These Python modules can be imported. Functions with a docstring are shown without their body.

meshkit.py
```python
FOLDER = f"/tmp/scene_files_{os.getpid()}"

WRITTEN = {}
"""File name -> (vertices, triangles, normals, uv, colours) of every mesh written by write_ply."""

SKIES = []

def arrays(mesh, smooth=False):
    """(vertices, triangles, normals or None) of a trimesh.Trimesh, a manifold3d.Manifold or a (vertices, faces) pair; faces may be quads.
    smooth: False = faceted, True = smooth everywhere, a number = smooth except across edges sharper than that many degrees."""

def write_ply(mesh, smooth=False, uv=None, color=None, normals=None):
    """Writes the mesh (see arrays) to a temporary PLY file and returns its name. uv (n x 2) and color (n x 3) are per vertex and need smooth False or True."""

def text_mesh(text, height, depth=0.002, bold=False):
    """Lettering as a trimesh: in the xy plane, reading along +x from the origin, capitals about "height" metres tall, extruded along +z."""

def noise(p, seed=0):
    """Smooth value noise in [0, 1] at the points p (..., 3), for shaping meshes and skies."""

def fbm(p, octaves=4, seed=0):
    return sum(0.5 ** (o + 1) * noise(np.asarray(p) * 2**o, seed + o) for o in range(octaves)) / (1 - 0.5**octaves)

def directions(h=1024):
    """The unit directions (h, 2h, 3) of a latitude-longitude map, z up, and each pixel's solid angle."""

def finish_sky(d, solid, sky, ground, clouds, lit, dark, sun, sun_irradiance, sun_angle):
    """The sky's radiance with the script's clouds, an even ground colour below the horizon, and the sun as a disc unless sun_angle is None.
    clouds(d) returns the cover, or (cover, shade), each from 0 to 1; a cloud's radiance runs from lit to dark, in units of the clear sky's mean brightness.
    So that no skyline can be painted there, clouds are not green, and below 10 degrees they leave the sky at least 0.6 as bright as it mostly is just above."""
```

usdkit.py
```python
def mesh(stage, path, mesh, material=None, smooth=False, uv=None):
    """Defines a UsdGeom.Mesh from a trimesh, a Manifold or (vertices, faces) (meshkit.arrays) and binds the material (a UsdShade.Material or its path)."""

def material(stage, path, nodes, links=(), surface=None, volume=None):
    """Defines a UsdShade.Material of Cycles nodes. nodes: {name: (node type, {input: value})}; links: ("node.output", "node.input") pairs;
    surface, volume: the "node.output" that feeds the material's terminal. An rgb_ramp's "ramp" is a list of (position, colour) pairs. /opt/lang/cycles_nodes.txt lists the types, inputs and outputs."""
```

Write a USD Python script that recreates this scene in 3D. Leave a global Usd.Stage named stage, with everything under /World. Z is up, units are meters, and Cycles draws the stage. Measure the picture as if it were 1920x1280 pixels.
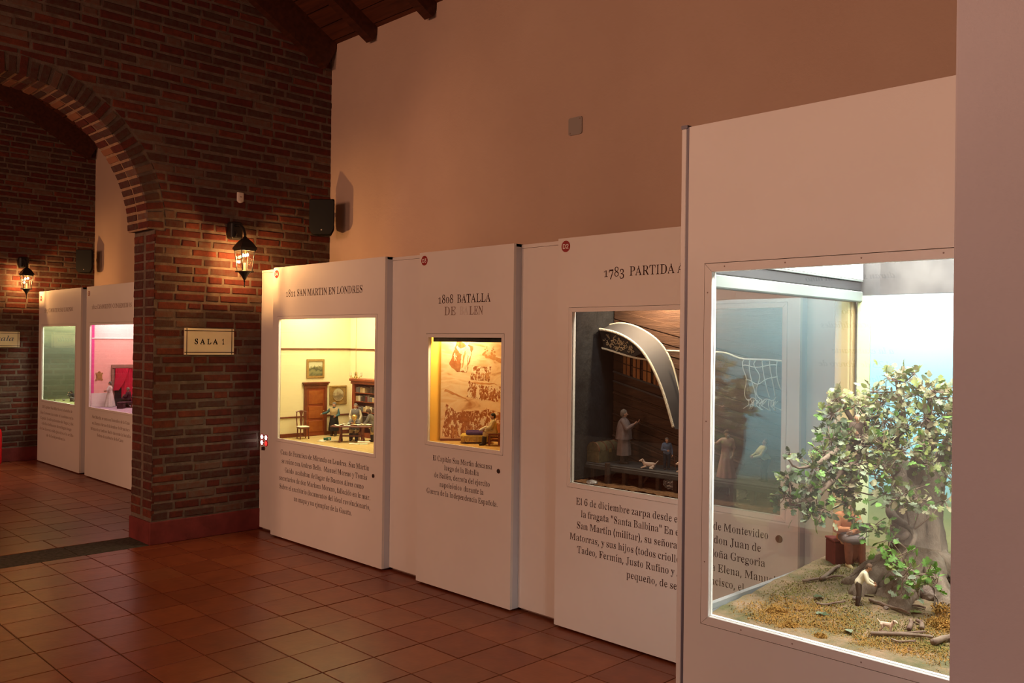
import math, random
import numpy as np
import trimesh, manifold3d, meshkit, usdkit
from manifold3d import Manifold
from shapely import affinity, box as sbox, union_all
from shapely.geometry import Polygon, Point
from pxr import Gf, Sdf, Usd, UsdGeom, UsdLux, UsdShade

stage = Usd.Stage.CreateInMemory()
UsdGeom.SetStageUpAxis(stage, "Z")
UsdGeom.SetStageMetersPerUnit(stage, 1.0)
UsdGeom.Xform.Define(stage, "/World")
UsdGeom.Scope.Define(stage, "/World/Looks")
rng = random.Random(7)
nrg = np.random.default_rng(7)
PI = math.pi

# ------------------------------------------------------------------ camera, ambient, large lights, exposure
EYE = np.array([0.0, 0.0, 1.5])
RIGHT = np.array([0.7072430, 0.7068683, 0.0120196])
UP = np.array([-0.0070432, -0.0099558, 0.9999256])
FWD = np.array([-0.7069354, 0.7072751, 0.0020625])
cam = UsdGeom.Camera.Define(stage, "/World/camera")
cam.AddTransformOp().Set(Gf.Matrix4d(*RIGHT, 0, *UP, 0, *(-FWD), 0, *EYE, 1))
cam.CreateHorizontalApertureAttr(36.0)
cam.CreateVerticalApertureAttr(24.0)
cam.CreateFocalLengthAttr(36.0 * 1640.8 / 1920)
cam.CreateClippingRangeAttr(Gf.Vec2f(0.05, 200))
cam.CreateExposureAttr(0.0)


def rect_light(path, center, normal, w, h, color, intensity):
    l = UsdLux.RectLight.Define(stage, path)
    n = np.array(normal, float); n /= np.linalg.norm(n)
    z = -n
    x = np.cross([0, 0, 1.0], z)
    if np.linalg.norm(x) < 1e-6: x = np.array([1.0, 0, 0])
    x /= np.linalg.norm(x); y = np.cross(z, x)
    l.AddTransformOp().Set(Gf.Matrix4d(*map(float, x), 0, *map(float, y), 0, *map(float, z), 0, *map(float, center), 1))
    l.CreateWidthAttr(w); l.CreateHeightAttr(h)
    l.CreateColorAttr(Gf.Vec3f(*color)); l.CreateIntensityAttr(intensity)
    return l


def sphere_light(path, center, r, color, intensity):
    l = UsdLux.SphereLight.Define(stage, path)
    l.AddTranslateOp().Set(Gf.Vec3d(*map(float, center)))
    l.CreateRadiusAttr(r); l.CreateColorAttr(Gf.Vec3f(*color)); l.CreateIntensityAttr(intensity)
    return l


WARM = (1.0, .50, .29)
dome = UsdLux.DomeLight.Define(stage, "/World/hall_ambience")
dome.CreateColorAttr(Gf.Vec3f(*WARM)); dome.CreateIntensityAttr(0.05)
# daylight through the entrance behind the photographer, warmed by the hall
rect_light("/World/entrance_daylight", (-1.3, -4.2, 1.5), (0, 1, 0), 1.7, 2.6, (1.0, .60, .47), 3.0)
# ceiling lamps of the two rooms, above and behind the photographer
rect_light("/World/ceiling_lamp", (-5.0, -3.4, 2.6), (.2, .97, -.06), 1.1, 1.0, WARM, 25.0)
rect_light("/World/ceiling_lamp_001", (-2.3, -3.3, 2.9), (.05, .99, -.03), 1.0, 1.0, WARM, 15.0)
rect_light("/World/ceiling_lamp_002", (-9.2, -2.8, 2.5), (.05, .98, -.08), 1.0, 1.0, WARM, 22.0)


# ------------------------------------------------------------------ helpers: names, prims, properties
taken = {}


def numbered(parent, name):
    k = taken.get((parent, name), 0)
    taken[(parent, name)] = k + 1
    return name if k == 0 else "%s_%03d" % (name, k)


def tag(p, label=None, cat=None, group=None, kind=None):
    p = p.GetPrim() if hasattr(p, "GetPrim") else p
    for k, v in (("label", label), ("category", cat), ("group", group), ("kind", kind)):
        if v: p.SetCustomDataByKey(k, v)
    return p


class T:
    """A thing: an Xform directly under /World at the thing's base."""
    def __init__(s, name, label, cat, loc=(0, 0, 0), rz=0.0, group=None, kind=None):
        s.path = "/World/" + numbered("/World", name)
        s.loc, s.rz = np.array(loc, float), rz
        x = UsdGeom.Xform.Define(stage, s.path)
        x.AddTranslateOp().Set(Gf.Vec3d(*map(float, loc)))
        if rz: x.AddRotateZOp().Set(math.degrees(rz))
        s.prim = x.GetPrim()
        tag(s.prim, label, cat, group, kind)

    def add(s, name, geo, mat, parent=None, world=False, smooth=False, label=None, kind=None):
        base = parent or s.path
        path = base + "/" + numbered(base, name)
        v, f = tri(geo)
        if world: v = s.local(v)
        usdkit.mesh(stage, path, (v, f), MAT(mat), smooth=smooth)
        if label or kind: tag(stage.GetPrimAtPath(path), label, None, None, kind)
        return path

    def local(s, v):
        v = np.asarray(v, float) - s.loc
        if s.rz:
            c, n = math.cos(-s.rz), math.sin(-s.rz)
            v = np.stack([c * v[:, 0] - n * v[:, 1], n * v[:, 0] + c * v[:, 1], v[:, 2]], 1)
        return v


def single(name, geo, mat, label, cat, group=None, kind=None, smooth=False):
    path = "/World/" + numbered("/World", name)
    usdkit.mesh(stage, path, tri(geo), MAT(mat), smooth=smooth)
    tag(stage.GetPrimAtPath(path), label, cat, group, kind)
    return path


def copy_of(src, name, label, cat, loc, rz=0.0, group=None, scale=None):
    path = "/World/" + numbered("/World", name)
    x = UsdGeom.Xform.Define(stage, path)
    x.GetPrim().GetReferences().AddInternalReference(src.prim.GetPath())
    x.ClearXformOpOrder()
    x.MakeMatrixXform().Set(Gf.Matrix4d().SetScale(scale or 1.0) * Gf.Matrix4d().SetRotate(Gf.Rotation(Gf.Vec3d(0, 0, 1), math.degrees(rz))) * Gf.Matrix4d().SetTranslate(Gf.Vec3d(*map(float, loc))))
    x.GetPrim().SetInstanceable(True)
    tag(x.GetPrim(), label, cat, group)


# ------------------------------------------------------------------ helpers: geometry
def tri(g):
    if isinstance(g, (list,)):
        vs, fs, n = [], [], 0
        for q in g:
            v, f = tri(q)
            vs.append(v); fs.append(f + n); n += len(v)
        return np.vstack(vs), np.vstack(fs)
    v, f, _ = meshkit.arrays(g)
    return v, f


def box(x0, y0, z0, x1, y1, z1, b=0.0):
    x0, x1 = min(x0, x1), max(x0, x1); y0, y1 = min(y0, y1), max(y0, y1); z0, z1 = min(z0, z1), max(z0, z1)
    if b <= 0:
        return Manifold.hull_points(np.array([(x, y, z) for x in (x0, x1) for y in (y0, y1) for z in (z0, z1)], float))
    b = min(b, (x1 - x0) * .45, (y1 - y0) * .45, (z1 - z0) * .45)
    P = []
    for X, sx in ((x0, 1), (x1, -1)):
        for Y, sy in ((y0, 1), (y1, -1)):
            for Z, sz in ((z0, 1), (z1, -1)):
                P += [(X + sx * b, Y + sy * b, Z), (X + sx * b, Y, Z + sz * b), (X, Y + sy * b, Z + sz * b)]
    return Manifold.hull_points(np.array(P))


_ico = trimesh.creation.icosphere(subdivisions=1).vertices
_ico2 = trimesh.creation.icosphere(subdivisions=2).vertices


def hull(*balls, fine=False):
    base = _ico2 if fine else _ico
    return Manifold.hull_points(np.vstack([np.asarray(p, float) + base * np.asarray(r, float) for p, r in balls]))


def union(ms):
    return Manifold.batch_boolean(list(ms), manifold3d.OpType.Add)


def soft(m, length, it=6):
    t = m.refine_to_length(length).to_mesh()
    t = trimesh.Trimesh(t.vert_properties[:, :3], t.tri_verts, process=False)
    if it: trimesh.smoothing.filter_taubin(t, lamb=.5, nu=.52, iterations=it)
    return t


def tube(pts, radii, sides=8, cap=True):
    p = np.asarray(pts, float)
    r = np.broadcast_to(np.asarray(radii, float), (len(p),))
    t = np.gradient(p, axis=0)
    t /= np.linalg.norm(t, axis=1, keepdims=True) + 1e-12
    a = np.cross(t[0], [0, 0, 1.0] if abs(t[0][2]) < .9 else [1.0, 0, 0])
    a /= np.linalg.norm(a)
    ang = np.arange(sides) * 2 * PI / sides
    V = []
    for k in range(len(p)):
        a = a - t[k] * (a @ t[k]); a /= np.linalg.norm(a) + 1e-12
        b = np.cross(t[k], a)
        V.append(p[k] + r[k] * (np.cos(ang)[:, None] * a + np.sin(ang)[:, None] * b))
    V = np.vstack(V); F = []
    for k in range(len(p) - 1):
        for j in range(sides):
            q = (k * sides + j, k * sides + (j + 1) % sides, (k + 1) * sides + (j + 1) % sides, (k + 1) * sides + j)
            F += [(q[0], q[1], q[2]), (q[0], q[2], q[3])]
    if cap:
        n = len(V); V = np.vstack([V, p[0], p[-1]])
        L = (len(p) - 1) * sides
        for j in range(sides):
            F += [(n, (j + 1) % sides, j), (n + 1, L + j, L + (j + 1) % sides)]
    return V, np.array(F)


def lathe(prof, at=(0, 0, 0), sides=16, squash=(1, 1), fold=None):
    """prof: (radius, z) from bottom to top; closed with caps."""
    V, F = [], []
    for r, z in prof:
        for j in range(sides):
            a = 2 * PI * j / sides
            rr = r * (1 + (fold(a, z) if fold else 0))
            V.append((rr * math.cos(a) * squash[0], rr * math.sin(a) * squash[1], z))
    n = len(prof)
    for k in range(n - 1):
        for j in range(sides):
            q = (k * sides + j, k * sides + (j + 1) % sides, (k + 1) * sides + (j + 1) % sides, (k + 1) * sides + j)
            F += [(q[0], q[1], q[2]), (q[0], q[2], q[3])]
    V += [(0, 0, prof[0][1]), (0, 0, prof[-1][1])]
    for j in range(sides):
        F += [(n * sides, (j + 1) % sides, j), (n * sides + 1, (n - 1) * sides + j, (n - 1) * sides + (j + 1) % sides)]
    return np.array(V, float) + np.asarray(at, float), np.array(F)


def extrude(poly, depth, org, ux, uy):
    """Polygon in (ux, uy) from org, extruded by depth along ux x uy."""
    polys = [g for g in getattr(poly, "geoms", [poly]) if g.geom_type == "Polygon" and g.area > 1e-9]
    out = []
    ux, uy = np.array(ux, float), np.array(uy, float); un = np.cross(ux, uy)
    for g in polys:
        m = trimesh.creation.extrude_polygon(g, abs(depth), engine="earcut")
        v = np.array(m.vertices)
        if depth < 0: v[:, 2] -= abs(depth)
        out.append((np.asarray(org, float) + v[:, :1] * ux + v[:, 1:2] * uy + v[:, 2:] * un, np.array(m.faces)))
    return out


def rot(g, rz=0, rx=0, ry=0, at=(0, 0, 0), s=1.0):
    v, f = tri(g)
    M = trimesh.transformations.euler_matrix(rx, ry, rz)[:3, :3]
    return (v * np.asarray(s, float)) @ M.T + np.asarray(at, float), f


def disc(c, n, r, th, sides=20):
    """A disc of thickness th whose face looks along n (front face at c)."""
    n = np.array(n, float); n /= np.linalg.norm(n)
    return tube([np.array(c) - n * th, np.array(c)], r, sides)


def fbm(p, s, o=4, seed=0):
    return meshkit.fbm(np.asarray(p, float) * s, o, seed)


# ------------------------------------------------------------------ materials
looks = {}


def MAT(name):
    return looks[name]


def mat(name, color, rough=.6, spec=.5, metal=0.0, var=None, bump=None, emit=None, trans=0.0, stretch=None, coat=0.0):
    """var: (scale, second colour, contrast 0-1); bump: (scale, distance); stretch: xyz scale of the pattern."""
    n = {"p": ("principled_bsdf", {"base_color": color, "roughness": rough, "specular_ior_level": spec, "metallic": metal, "coat_weight": coat, "coat_roughness": .15})}
    L = []
    if emit:
        n["p"][1].update(emission_color=emit[0], emission_strength=emit[1])
    if var or bump:
        n["g"] = ("geometry", {}); n["m"] = ("mapping", {"scale": stretch or (1, 1, 1)})
        L.append(("g.position", "m.vector"))
    if var:
        n["n"] = ("noise_texture", {"scale": var[0], "detail": 5, "roughness": .6})
        w = .5 * (1 - var[2])
        n["r"] = ("rgb_ramp", {"ramp": [(0, color), (max(.01, .34 + .0 * w), color), (.66 + .3 * w, var[1]), (1, var[1])]})
        L += [("m.vector", "n.vector"), ("n.fac", "r.fac"), ("r.color", "p.base_color")]
    if bump:
        n["bn"] = ("noise_texture", {"scale": bump[0], "detail": 4, "roughness": .65})
        n["b"] = ("bump", {"distance": bump[1], "strength": .8})
        L += [("m.vector", "bn.vector"), ("bn.fac", "b.height"), ("b.normal", "p.normal")]
    looks[name] = usdkit.material(stage, "/World/Looks/" + name, n, L, surface="p.BSDF")


def lin(h):
    h = h.lstrip("#")
    c = [int(h[i:i + 2], 16) / 255 for i in (0, 2, 4)]
    return tuple(x / 12.92 if x <= .04045 else ((x + .055) / 1.055) ** 2.4 for x in c)


# glass: transparent with a Schlick reflection that is the same from both sides
looks["glass"] = usdkit.material(stage, "/World/Looks/glass", {
    "t": ("transparent_bsdf", {"color": (.97, .985, .975)}), "g": ("glossy_bsdf", {"roughness": 0.0, "color": (1, 1, 1)}),
    "lw": ("layer_weight", {"blend": .5}), "pw": ("math", {"math_type": "power", "value2": 5.0}),
    "ma": ("math", {"math_type": "multiply_add", "value2": .957, "value3": .043}), "mx": ("mix_closure", {})},
    [("lw.facing", "pw.value1"), ("pw.value", "ma.value1"), ("ma.value", "mx.fac"), ("t.BSDF", "mx.closure1"), ("g.BSDF", "mx.closure2")], surface="mx.closure")


def leafmat(name, c, t):
    looks[name] = usdkit.material(stage, "/World/Looks/" + name, {
        "p": ("principled_bsdf", {"base_color": c, "roughness": .55, "specular_ior_level": .4}), "tr": ("translucent_bsdf", {"color": t}),
        "g": ("geometry", {}), "n": ("noise_texture", {"scale": 60, "detail": 3}), "mx": ("mix_closure", {"fac": .3}),
        "r": ("rgb_ramp", {"ramp": [(.3, tuple(x * .7 for x in c)), (.7, tuple(min(1, x * 1.25) for x in c))]})},
        [("g.position", "n.vector"), ("n.fac", "r.fac"), ("r.color", "p.base_color"), ("p.BSDF", "mx.closure1"), ("tr.BSDF", "mx.closure2")], surface="mx.closure")


mat("plaster", (.62, .46, .37), .9, .2, var=(1.3, (.57, .41, .33), .4), bump=(55, .002))
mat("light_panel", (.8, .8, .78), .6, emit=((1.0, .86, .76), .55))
mat("laminate", (.80, .76, .73), .55, .35, var=(3, (.76, .72, .69), .3), bump=(240, .0003))
mat("laminate_edge", (.62, .62, .66), .5, .4)
mat("seam", (.30, .22, .19), .8)
mat("metal_strip", (.13, .12, .16), .45, .5, .2)
mat("column_plaster", (.62, .58, .63), .85, .2, var=(5, (.585, .545, .59), .4), bump=(90, .0012))
mat("mortar", (.175, .130, .104), .95, .1, var=(16, (.10, .073, .057), .7), bump=(90, .004))
mat("brick_a", (0.117, 0.026, 0.019), .9, .15, var=(26, (.070, .022, .017), .7), bump=(130, .003))
mat("brick_b", (0.161, 0.041, 0.024), .9, .15, var=(22, (.085, .026, .018), .7), bump=(130, .003))
mat("brick_c", (0.074, 0.023, 0.019), .9, .15, var=(30, (.080, .052, .040), .7), bump=(130, .003))
mat("brick_d", (0.132, 0.053, 0.036), .9, .15, var=(20, (.125, .092, .072), .7), bump=(130, .003))
mat("brick_pale", (.26, .11, .055), .9, .15, var=(24, (.24, .10, .055), .6), bump=(130, .003))
mat("arch_mortar", (.34, .21, .125), .95, .1, var=(20, (.24, .15, .095), .6), bump=(80, .004))
mat("skirting_red", (.19, .030, .028), .7, .3, var=(7, (.105, .016, .014), .5), bump=(60, .002))
for k, (c, d) in enumerate((((.225, .050, .017), (.165, .036, .013)), ((.25, .060, .020), (.18, .042, .014)), ((.20, .043, .015), (.15, .031, .011)), ((.235, .064, .024), (.175, .045, .017)))):
    mat("tile_%s" % "abcd"[k], c, .34, .36, var=(9, d, .6), bump=(14, .0016))
mat("grout", (.060, .030, .020), .9, .2, var=(40, (.10, .055, .035), .5))
mat("threshold_stone", (.10, .085, .066), .95, .12, var=(35, (.050, .044, .034), .8), bump=(70, .004))
mat("dark_wood", (.090, .026, .012), .6, .3, var=(5, (.045, .013, .008), .7), bump=(30, .002), stretch=(1, 6, 6))
mat("ceiling_board", (.12, .034, .015), .6, .3, var=(4, (.06, .018, .009), .8), bump=(30, .002), stretch=(.6, 9, 9))
mat("black_iron", (.012, .011, .010), .45, .5, bump=(60, .001))
mat("black_plastic", (.004, .004, .0045), .6, .25, bump=(220, .0006))
mat("white_plastic", (.72, .66, .60), .5, .4)
mat("grey_plate", (.36, .32, .30), .6, .3)
mat("ink", (.060, .030, .026), .8, .2)
mat("ink_black", (.012, .010, .010), .8, .2)
mat("ink_worn", (.26, .175, .14), .8, .2)
mat("ink_ghost", (.66, .60, .56), .8, .2)
mat("badge_red", (.30, .008, .014), .5, .4)
mat("white_print", (.86, .84, .82), .6, .3)
mat("sign_cream", (.80, .68, .48), .5, .4, var=(9, (.74, .63, .44), .4))
mat("button_dark", (.030, .020, .020), .4, .5)
mat("button_brown", (.16, .07, .05), .4, .5)
mat("extinguisher_red", (.62, .006, .012), .35, .5)
mat("led_white", (.9, .9, .9), .4, emit=((1, .93, .9), 6.0))
mat("led_red", (.8, .02, .02), .4, emit=((1, .04, .03), 1.5))
mat("lamp_glow", (1, .8, .5), .4, emit=((1.0, .70, .36), 26.0))
mat("candle_sleeve", (.8, .7, .5), .6)
looks["lantern_glass"] = looks["glass"]
# display interiors
mat("cream_wall", (.84, .74, .44), .9, .1)
mat("cream_floor", (.56, .40, .17), .8, .2, var=(30, (.48, .33, .13), .5))
mat("walnut", (.20, .050, .018), .4, .5, var=(16, (.11, .026, .011), .7), stretch=(1, 1, .25))
mat("mahogany", (.30, .062, .016), .35, .5, var=(14, (.19, .036, .011), .6), stretch=(1, 1, .3))
mat("door_panel_wood", (.36, .105, .022), .35, .5, var=(18, (.27, .060, .013), .7))
mat("gilt", (.42, .26, .075), .5, .5, .25, var=(60, (.30, .17, .05), .6))
mat("paper", (.80, .74, .58), .8, .2)
mat("parchment", (.66, .55, .33), .8, .2, var=(50, (.55, .43, .24), .5))
mat("teal_cover", (.06, .20, .16), .6, .3)
mat("brass", (.55, .36, .12), .35, .5, .8)
mat("yellow_wall", (.85, .52, .10), .9, .1)
mat("straw", (.60, .40, .08), .85, .2, var=(70, (.42, .26, .05), .7), bump=(90, .003))
mat("tan_floor", (.50, .30, .10), .85, .2, var=(40, (.40, .23, .07), .6), bump=(60, .002))
mat("purple_cloth", (.050, .018, .075), .85, .2)
mat("black_film", (.016, .016, .017), .55, .4, var=(9, (.032, .033, .035), .6), bump=(12, .012))
mat("hull_wood", (.095, .047, .026), .75, .25, var=(12, (.045, .022, .014), .8), bump=(40, .003), stretch=(.4, 1, 5))
mat("hull_orange", (.42, .19, .060), .7, .3, var=(18, (.25, .10, .034), .8), stretch=(1.5, 1, .5))
mat("dock_grey", (.062, .058, .056), .8, .25, var=(22, (.036, .034, .034), .7), bump=(60, .003))
mat("dock_post", (.060, .038, .026), .85, .2, var=(30, (.030, .020, .015), .7), bump=(60, .004))
mat("bow_white", (.085, .080, .079), .6, .3)
mat("gilt_carving", (.62, .52, .33), .5, .5, .2)
mat("rope", (.74, .68, .52), .9, .2, bump=(300, .001))
mat("net_cord", (.74, .72, .68), .9, .2)
mat("foil", (.55, .55, .55), .3, .5, .8, bump=(40, .01))
mat("debris", (.20, .105, .05), .95, .1, var=(55, (.09, .05, .026), .8), bump=(80, .008))
mat("trunk_olive", (.17, .135, .062), .7, .3, var=(30, (.085, .065, .030), .7), bump=(60, .003))
mat("pink_wall", (.86, .48, .42), .9, .1)
mat("white_wall", (.84, .78, .74), .9, .1)
mat("magenta_edge", (.80, .10, .34), .8, .2)
mat("lilac_floor", (.46, .34, .40), .8, .2, var=(30, (.36, .26, .33), .5))
mat("taupe", (.28, .16, .12), .8, .2)
mat("curtain_red", (.46, .012, .045), .75, .3)
mat("green_floor", (.36, .36, .16), .9, .1, var=(40, (.20, .20, .08), .7), bump=(70, .004))
mat("white_frame", (.80, .80, .76), .5, .4)
mat("rail_white", (.17, .195, .19), .5, .4)
mat("rail_dark", (.05, .05, .055), .4, .5, .3)
mat("pine", (.56, .37, .20), .6, .3, var=(10, (.48, .30, .14), .5), stretch=(4, 4, .4))
mat("pale_green", (.52, .62, .36), .8, .2)
mat("aluminium", (.14, .135, .135), .55, .35, .3, var=(9, (.065, .062, .066), .8))
mat("bark", (.25, .19, .145), .9, .15, var=(20, (.10, .07, .05), .8), bump=(50, .008), stretch=(1, 1, .35))
mat("twig", (.150, .090, .070), .85, .2, var=(40, (.24, .18, .13), .6))
mat("earth", (.27, .175, .112), .95, .1, var=(16, (.115, .110, .055), .9), bump=(60, .006))
mat("moss_orange", (.40, .21, .055), .95, .1, var=(30, (.25, .155, .042), .7))
mat("moss_green", (.150, .165, .052), .95, .1, var=(30, (.24, .175, .055), .7))
mat("rock", (.30, .24, .20), .9, .2, var=(25, (.17, .12, .10), .8), bump=(50, .006))
mat("fawn", (.52, .33, .24), .8, .2, var=(45, (.72, .62, .50), .5))
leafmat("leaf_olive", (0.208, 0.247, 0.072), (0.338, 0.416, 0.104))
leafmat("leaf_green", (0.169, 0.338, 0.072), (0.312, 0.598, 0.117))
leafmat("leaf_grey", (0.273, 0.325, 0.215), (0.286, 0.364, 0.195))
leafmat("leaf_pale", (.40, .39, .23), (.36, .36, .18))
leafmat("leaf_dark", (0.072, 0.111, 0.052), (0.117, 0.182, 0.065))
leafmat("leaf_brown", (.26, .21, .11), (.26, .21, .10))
# cloth and skin of the modelled people
for nme, c in dict(cloth_rust=(.24, .085, .050), skin=(.55, .30, .19), skin_tan=(.40, .20, .12), hair_grey=(.20, .17, .14), hair_dark=(.035, .026, .022), hair_brown=(.12, .07, .045), eye_dark=(.01, .01, .01), lip=(.30, .09, .07),
                   cloth_teal=(.06, .13, .15), cloth_buff=(.46, .34, .17), cloth_brown=(.085, .055, .040), cloth_cream=(.70, .62, .44), cloth_grey=(.17, .155, .145), cloth_greybrown=(.20, .15, .135), cloth_black=(.022, .020, .020), cloth_navy=(.020, .026, .042),
                   cloth_blue=(.11, .15, .23), cloth_rose=(.46, .27, .24), cloth_white=(.72, .66, .62), cloth_red=(.36, .060, .035), cloth_wine=(.15, .030, .022), cloth_orange=(.52, .20, .085), cloth_khaki=(.50, .36, .17), cloth_yellow=(.50, .44, .19), cloth_plum=(.070, .024, .036), boot=(.045, .030, .022)).items():
    mat(nme, c, .8, .25, var=(70, tuple(x * .78 for x in c), .5))


def mural_mat(name, axis_stops, noise_scale=3, noise_amt=.12, noise_stretch=(1, 1, 3), rough=.85, z0=0, z1=1):
    """A painted backdrop: colours by height, wobbled by noise."""
    looks[name] = usdkit.material(stage, "/World/Looks/" + name, {
        "g": ("geometry", {}), "s": ("separate_xyz", {}), "mr": ("map_range", {"from_min": z0, "from_max": z1}), "m": ("mapping", {"scale": noise_stretch}),
        "n": ("noise_texture", {"scale": noise_scale, "detail": 6}), "k": ("math", {"math_type": "multiply_add", "value2": noise_amt, "value3": -noise_amt / 2}), "a": ("math", {"math_type": "add"}),
        "r": ("rgb_ramp", {"ramp": axis_stops}), "p": ("principled_bsdf", {"roughness": rough, "specular_ior_level": .2})},
        [("g.position", "s.vector"), ("s.z", "mr.value"), ("g.position", "m.vector"), ("m.vector", "n.vector"), ("n.fac", "k.value1"), ("mr.result", "a.value1"), ("k.value", "a.value2"), ("a.value", "r.fac"), ("r.color", "p.base_color")], surface="p.BSDF")


# ================================================================== THE ROOM
XW, YW = -6.35, 4.15            # face of the brick wall, face of the long plastered wall
XF = -11.75                     # face of the far brick wall in the second room
def roof(y): return 4.0 + .57 * (YW - y)
ARC_Y, ARC_Z, ARC_R, RING = 1.68, 2.30, .935, 1.045
JAMB = 2.66

w = T("wall_back", "long plastered wall above and behind the row of white display cases", "wall", (0, YW, 0), kind="structure")
w.add("plaster_face", box(-12.4, YW, 0, 1.6, YW + .3, 4.25), "plaster", world=True)

w = T("wall_front", "plastered wall across the room, behind the photographer", "wall", (-5.4, -4.4, 0), kind="structure")
w.add("plaster_face", extrude(sbox(-12.4, 0, 3.0, 4.6).difference(sbox(-2.2, -.1, -.4, 2.85)), -.2, (0, -4.3, 0), (1, 0, 0), (0, 0, 1)), "plaster", world=True)

# nearest pale pier at the right edge of the picture
w = T("wall_right", "pale plastered pier at the right edge, in front of the nearest case", "wall", (-.1, 1.7, 0), kind="structure")
w.add("pier", box(-.512, 1.55, 0, .7, 1.985, 4.6, .004), "column_plaster", world=True)


def tile_floor(name, label, xs, ys, clip, zt=0.0, seed=1, most=290):
    t = T(name, label, "floor", (0, 0, 0), kind="structure")
    x0, x1, y0, y1 = clip
    t.add("grout_bed", box(x0, y0, zt - .06, x1, y1, zt - .004), "grout", world=True)
    r = random.Random(seed)
    tiles = []
    for a, b in zip(xs[:-1], xs[1:]):
        for c, d in zip(ys[:-1], ys[1:]):
            a2, b2, c2, d2 = max(a, x0), min(b, x1), max(c, y0), min(d, y1)
            if b2 - a2 < .03 or d2 - c2 < .03: continue
            g = .0035
            dz = r.uniform(-.0009, .0009)
            m = [(a2 + g, c2 + g), (b2 - g, c2 + g), (b2 - g, d2 - g), (a2 + g, d2 - g)]
            e = .0006
            V = [(x, y, zt - .02) for x, y in m] + [(x, y, zt - .0012 + dz) for x, y in m] + [(x + (e if i in (0, 3) else -e), y + (e if i in (0, 1) else -e), zt + dz) for i, (x, y) in enumerate(m)]
            F = []
            for k in (0, 4):
                for i in range(4):
                    j = (i + 1) % 4
                    F += [(k + i, k + j, k + 4 + j), (k + i, k + 4 + j, k + 4 + i)]
            F += [(8, 9, 10), (8, 10, 11)]
            cx, cy = (a2 + b2) / 2, (c2 + d2) / 2
            q = np.array([cx, cy, zt]) - EYE
            dep = q @ FWD
            u, v2 = (q @ RIGHT / dep, q @ UP / dep) if dep > .3 else (9, 9)
            seen = abs(u) < .62 and abs(v2) < .42
            tiles.append(((0 if seen else 1, dep if seen else abs(dep)), (np.array(V), np.array(F)), "tile_" + r.choice("aabbccd")))
    tiles.sort(key=lambda q: q[0])
    for k, (_, g, m) in enumerate(tiles[:most]):
        t.add("tile", g, m, world=True)
    for mm in "abcd":
        rest = [g for _, g, m in tiles[most:] if m == "tile_" + mm]
        if rest: t.add("outlying_tiles", rest, "tile_" + mm, world=True, kind="stuff")
    return t


PT = .284
xs = [-3.68 + PT * k for k in range(-10, 19)]
ys = [2.21 + PT * k for k in range(-12, 8)]
tile_floor("floor", "glossy terracotta tile floor of the near room in front of the cases", xs, ys, (XW, 1.6, -1.2, YW), seed=3)
xs2 = [-7.02 - PT * k for k in range(18)][::-1]
ys2 = [2.05 + PT * k for k in range(-10, 9)]
tile_floor("floor", "terracotta tile floor of the second room beyond the brick arch", xs2, ys2, (XF - .05, -7.02, -.5, YW), seed=5)
th = T("floor", "worn grey stone threshold under the brick arch with a terracotta border", "floor", (-6.7, 1.7, 0), kind="structure")
r_ = random.Random(4)
y = .5
while y < 3.4:
    L = r_.uniform(.5, .75)
    th.add("stone", box(-6.70, y + .003, -.05, -6.345, y + L - .003, .001 + r_.uniform(0, .002), .004), "threshold_stone", world=True)
    y += L
y = .4
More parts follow.
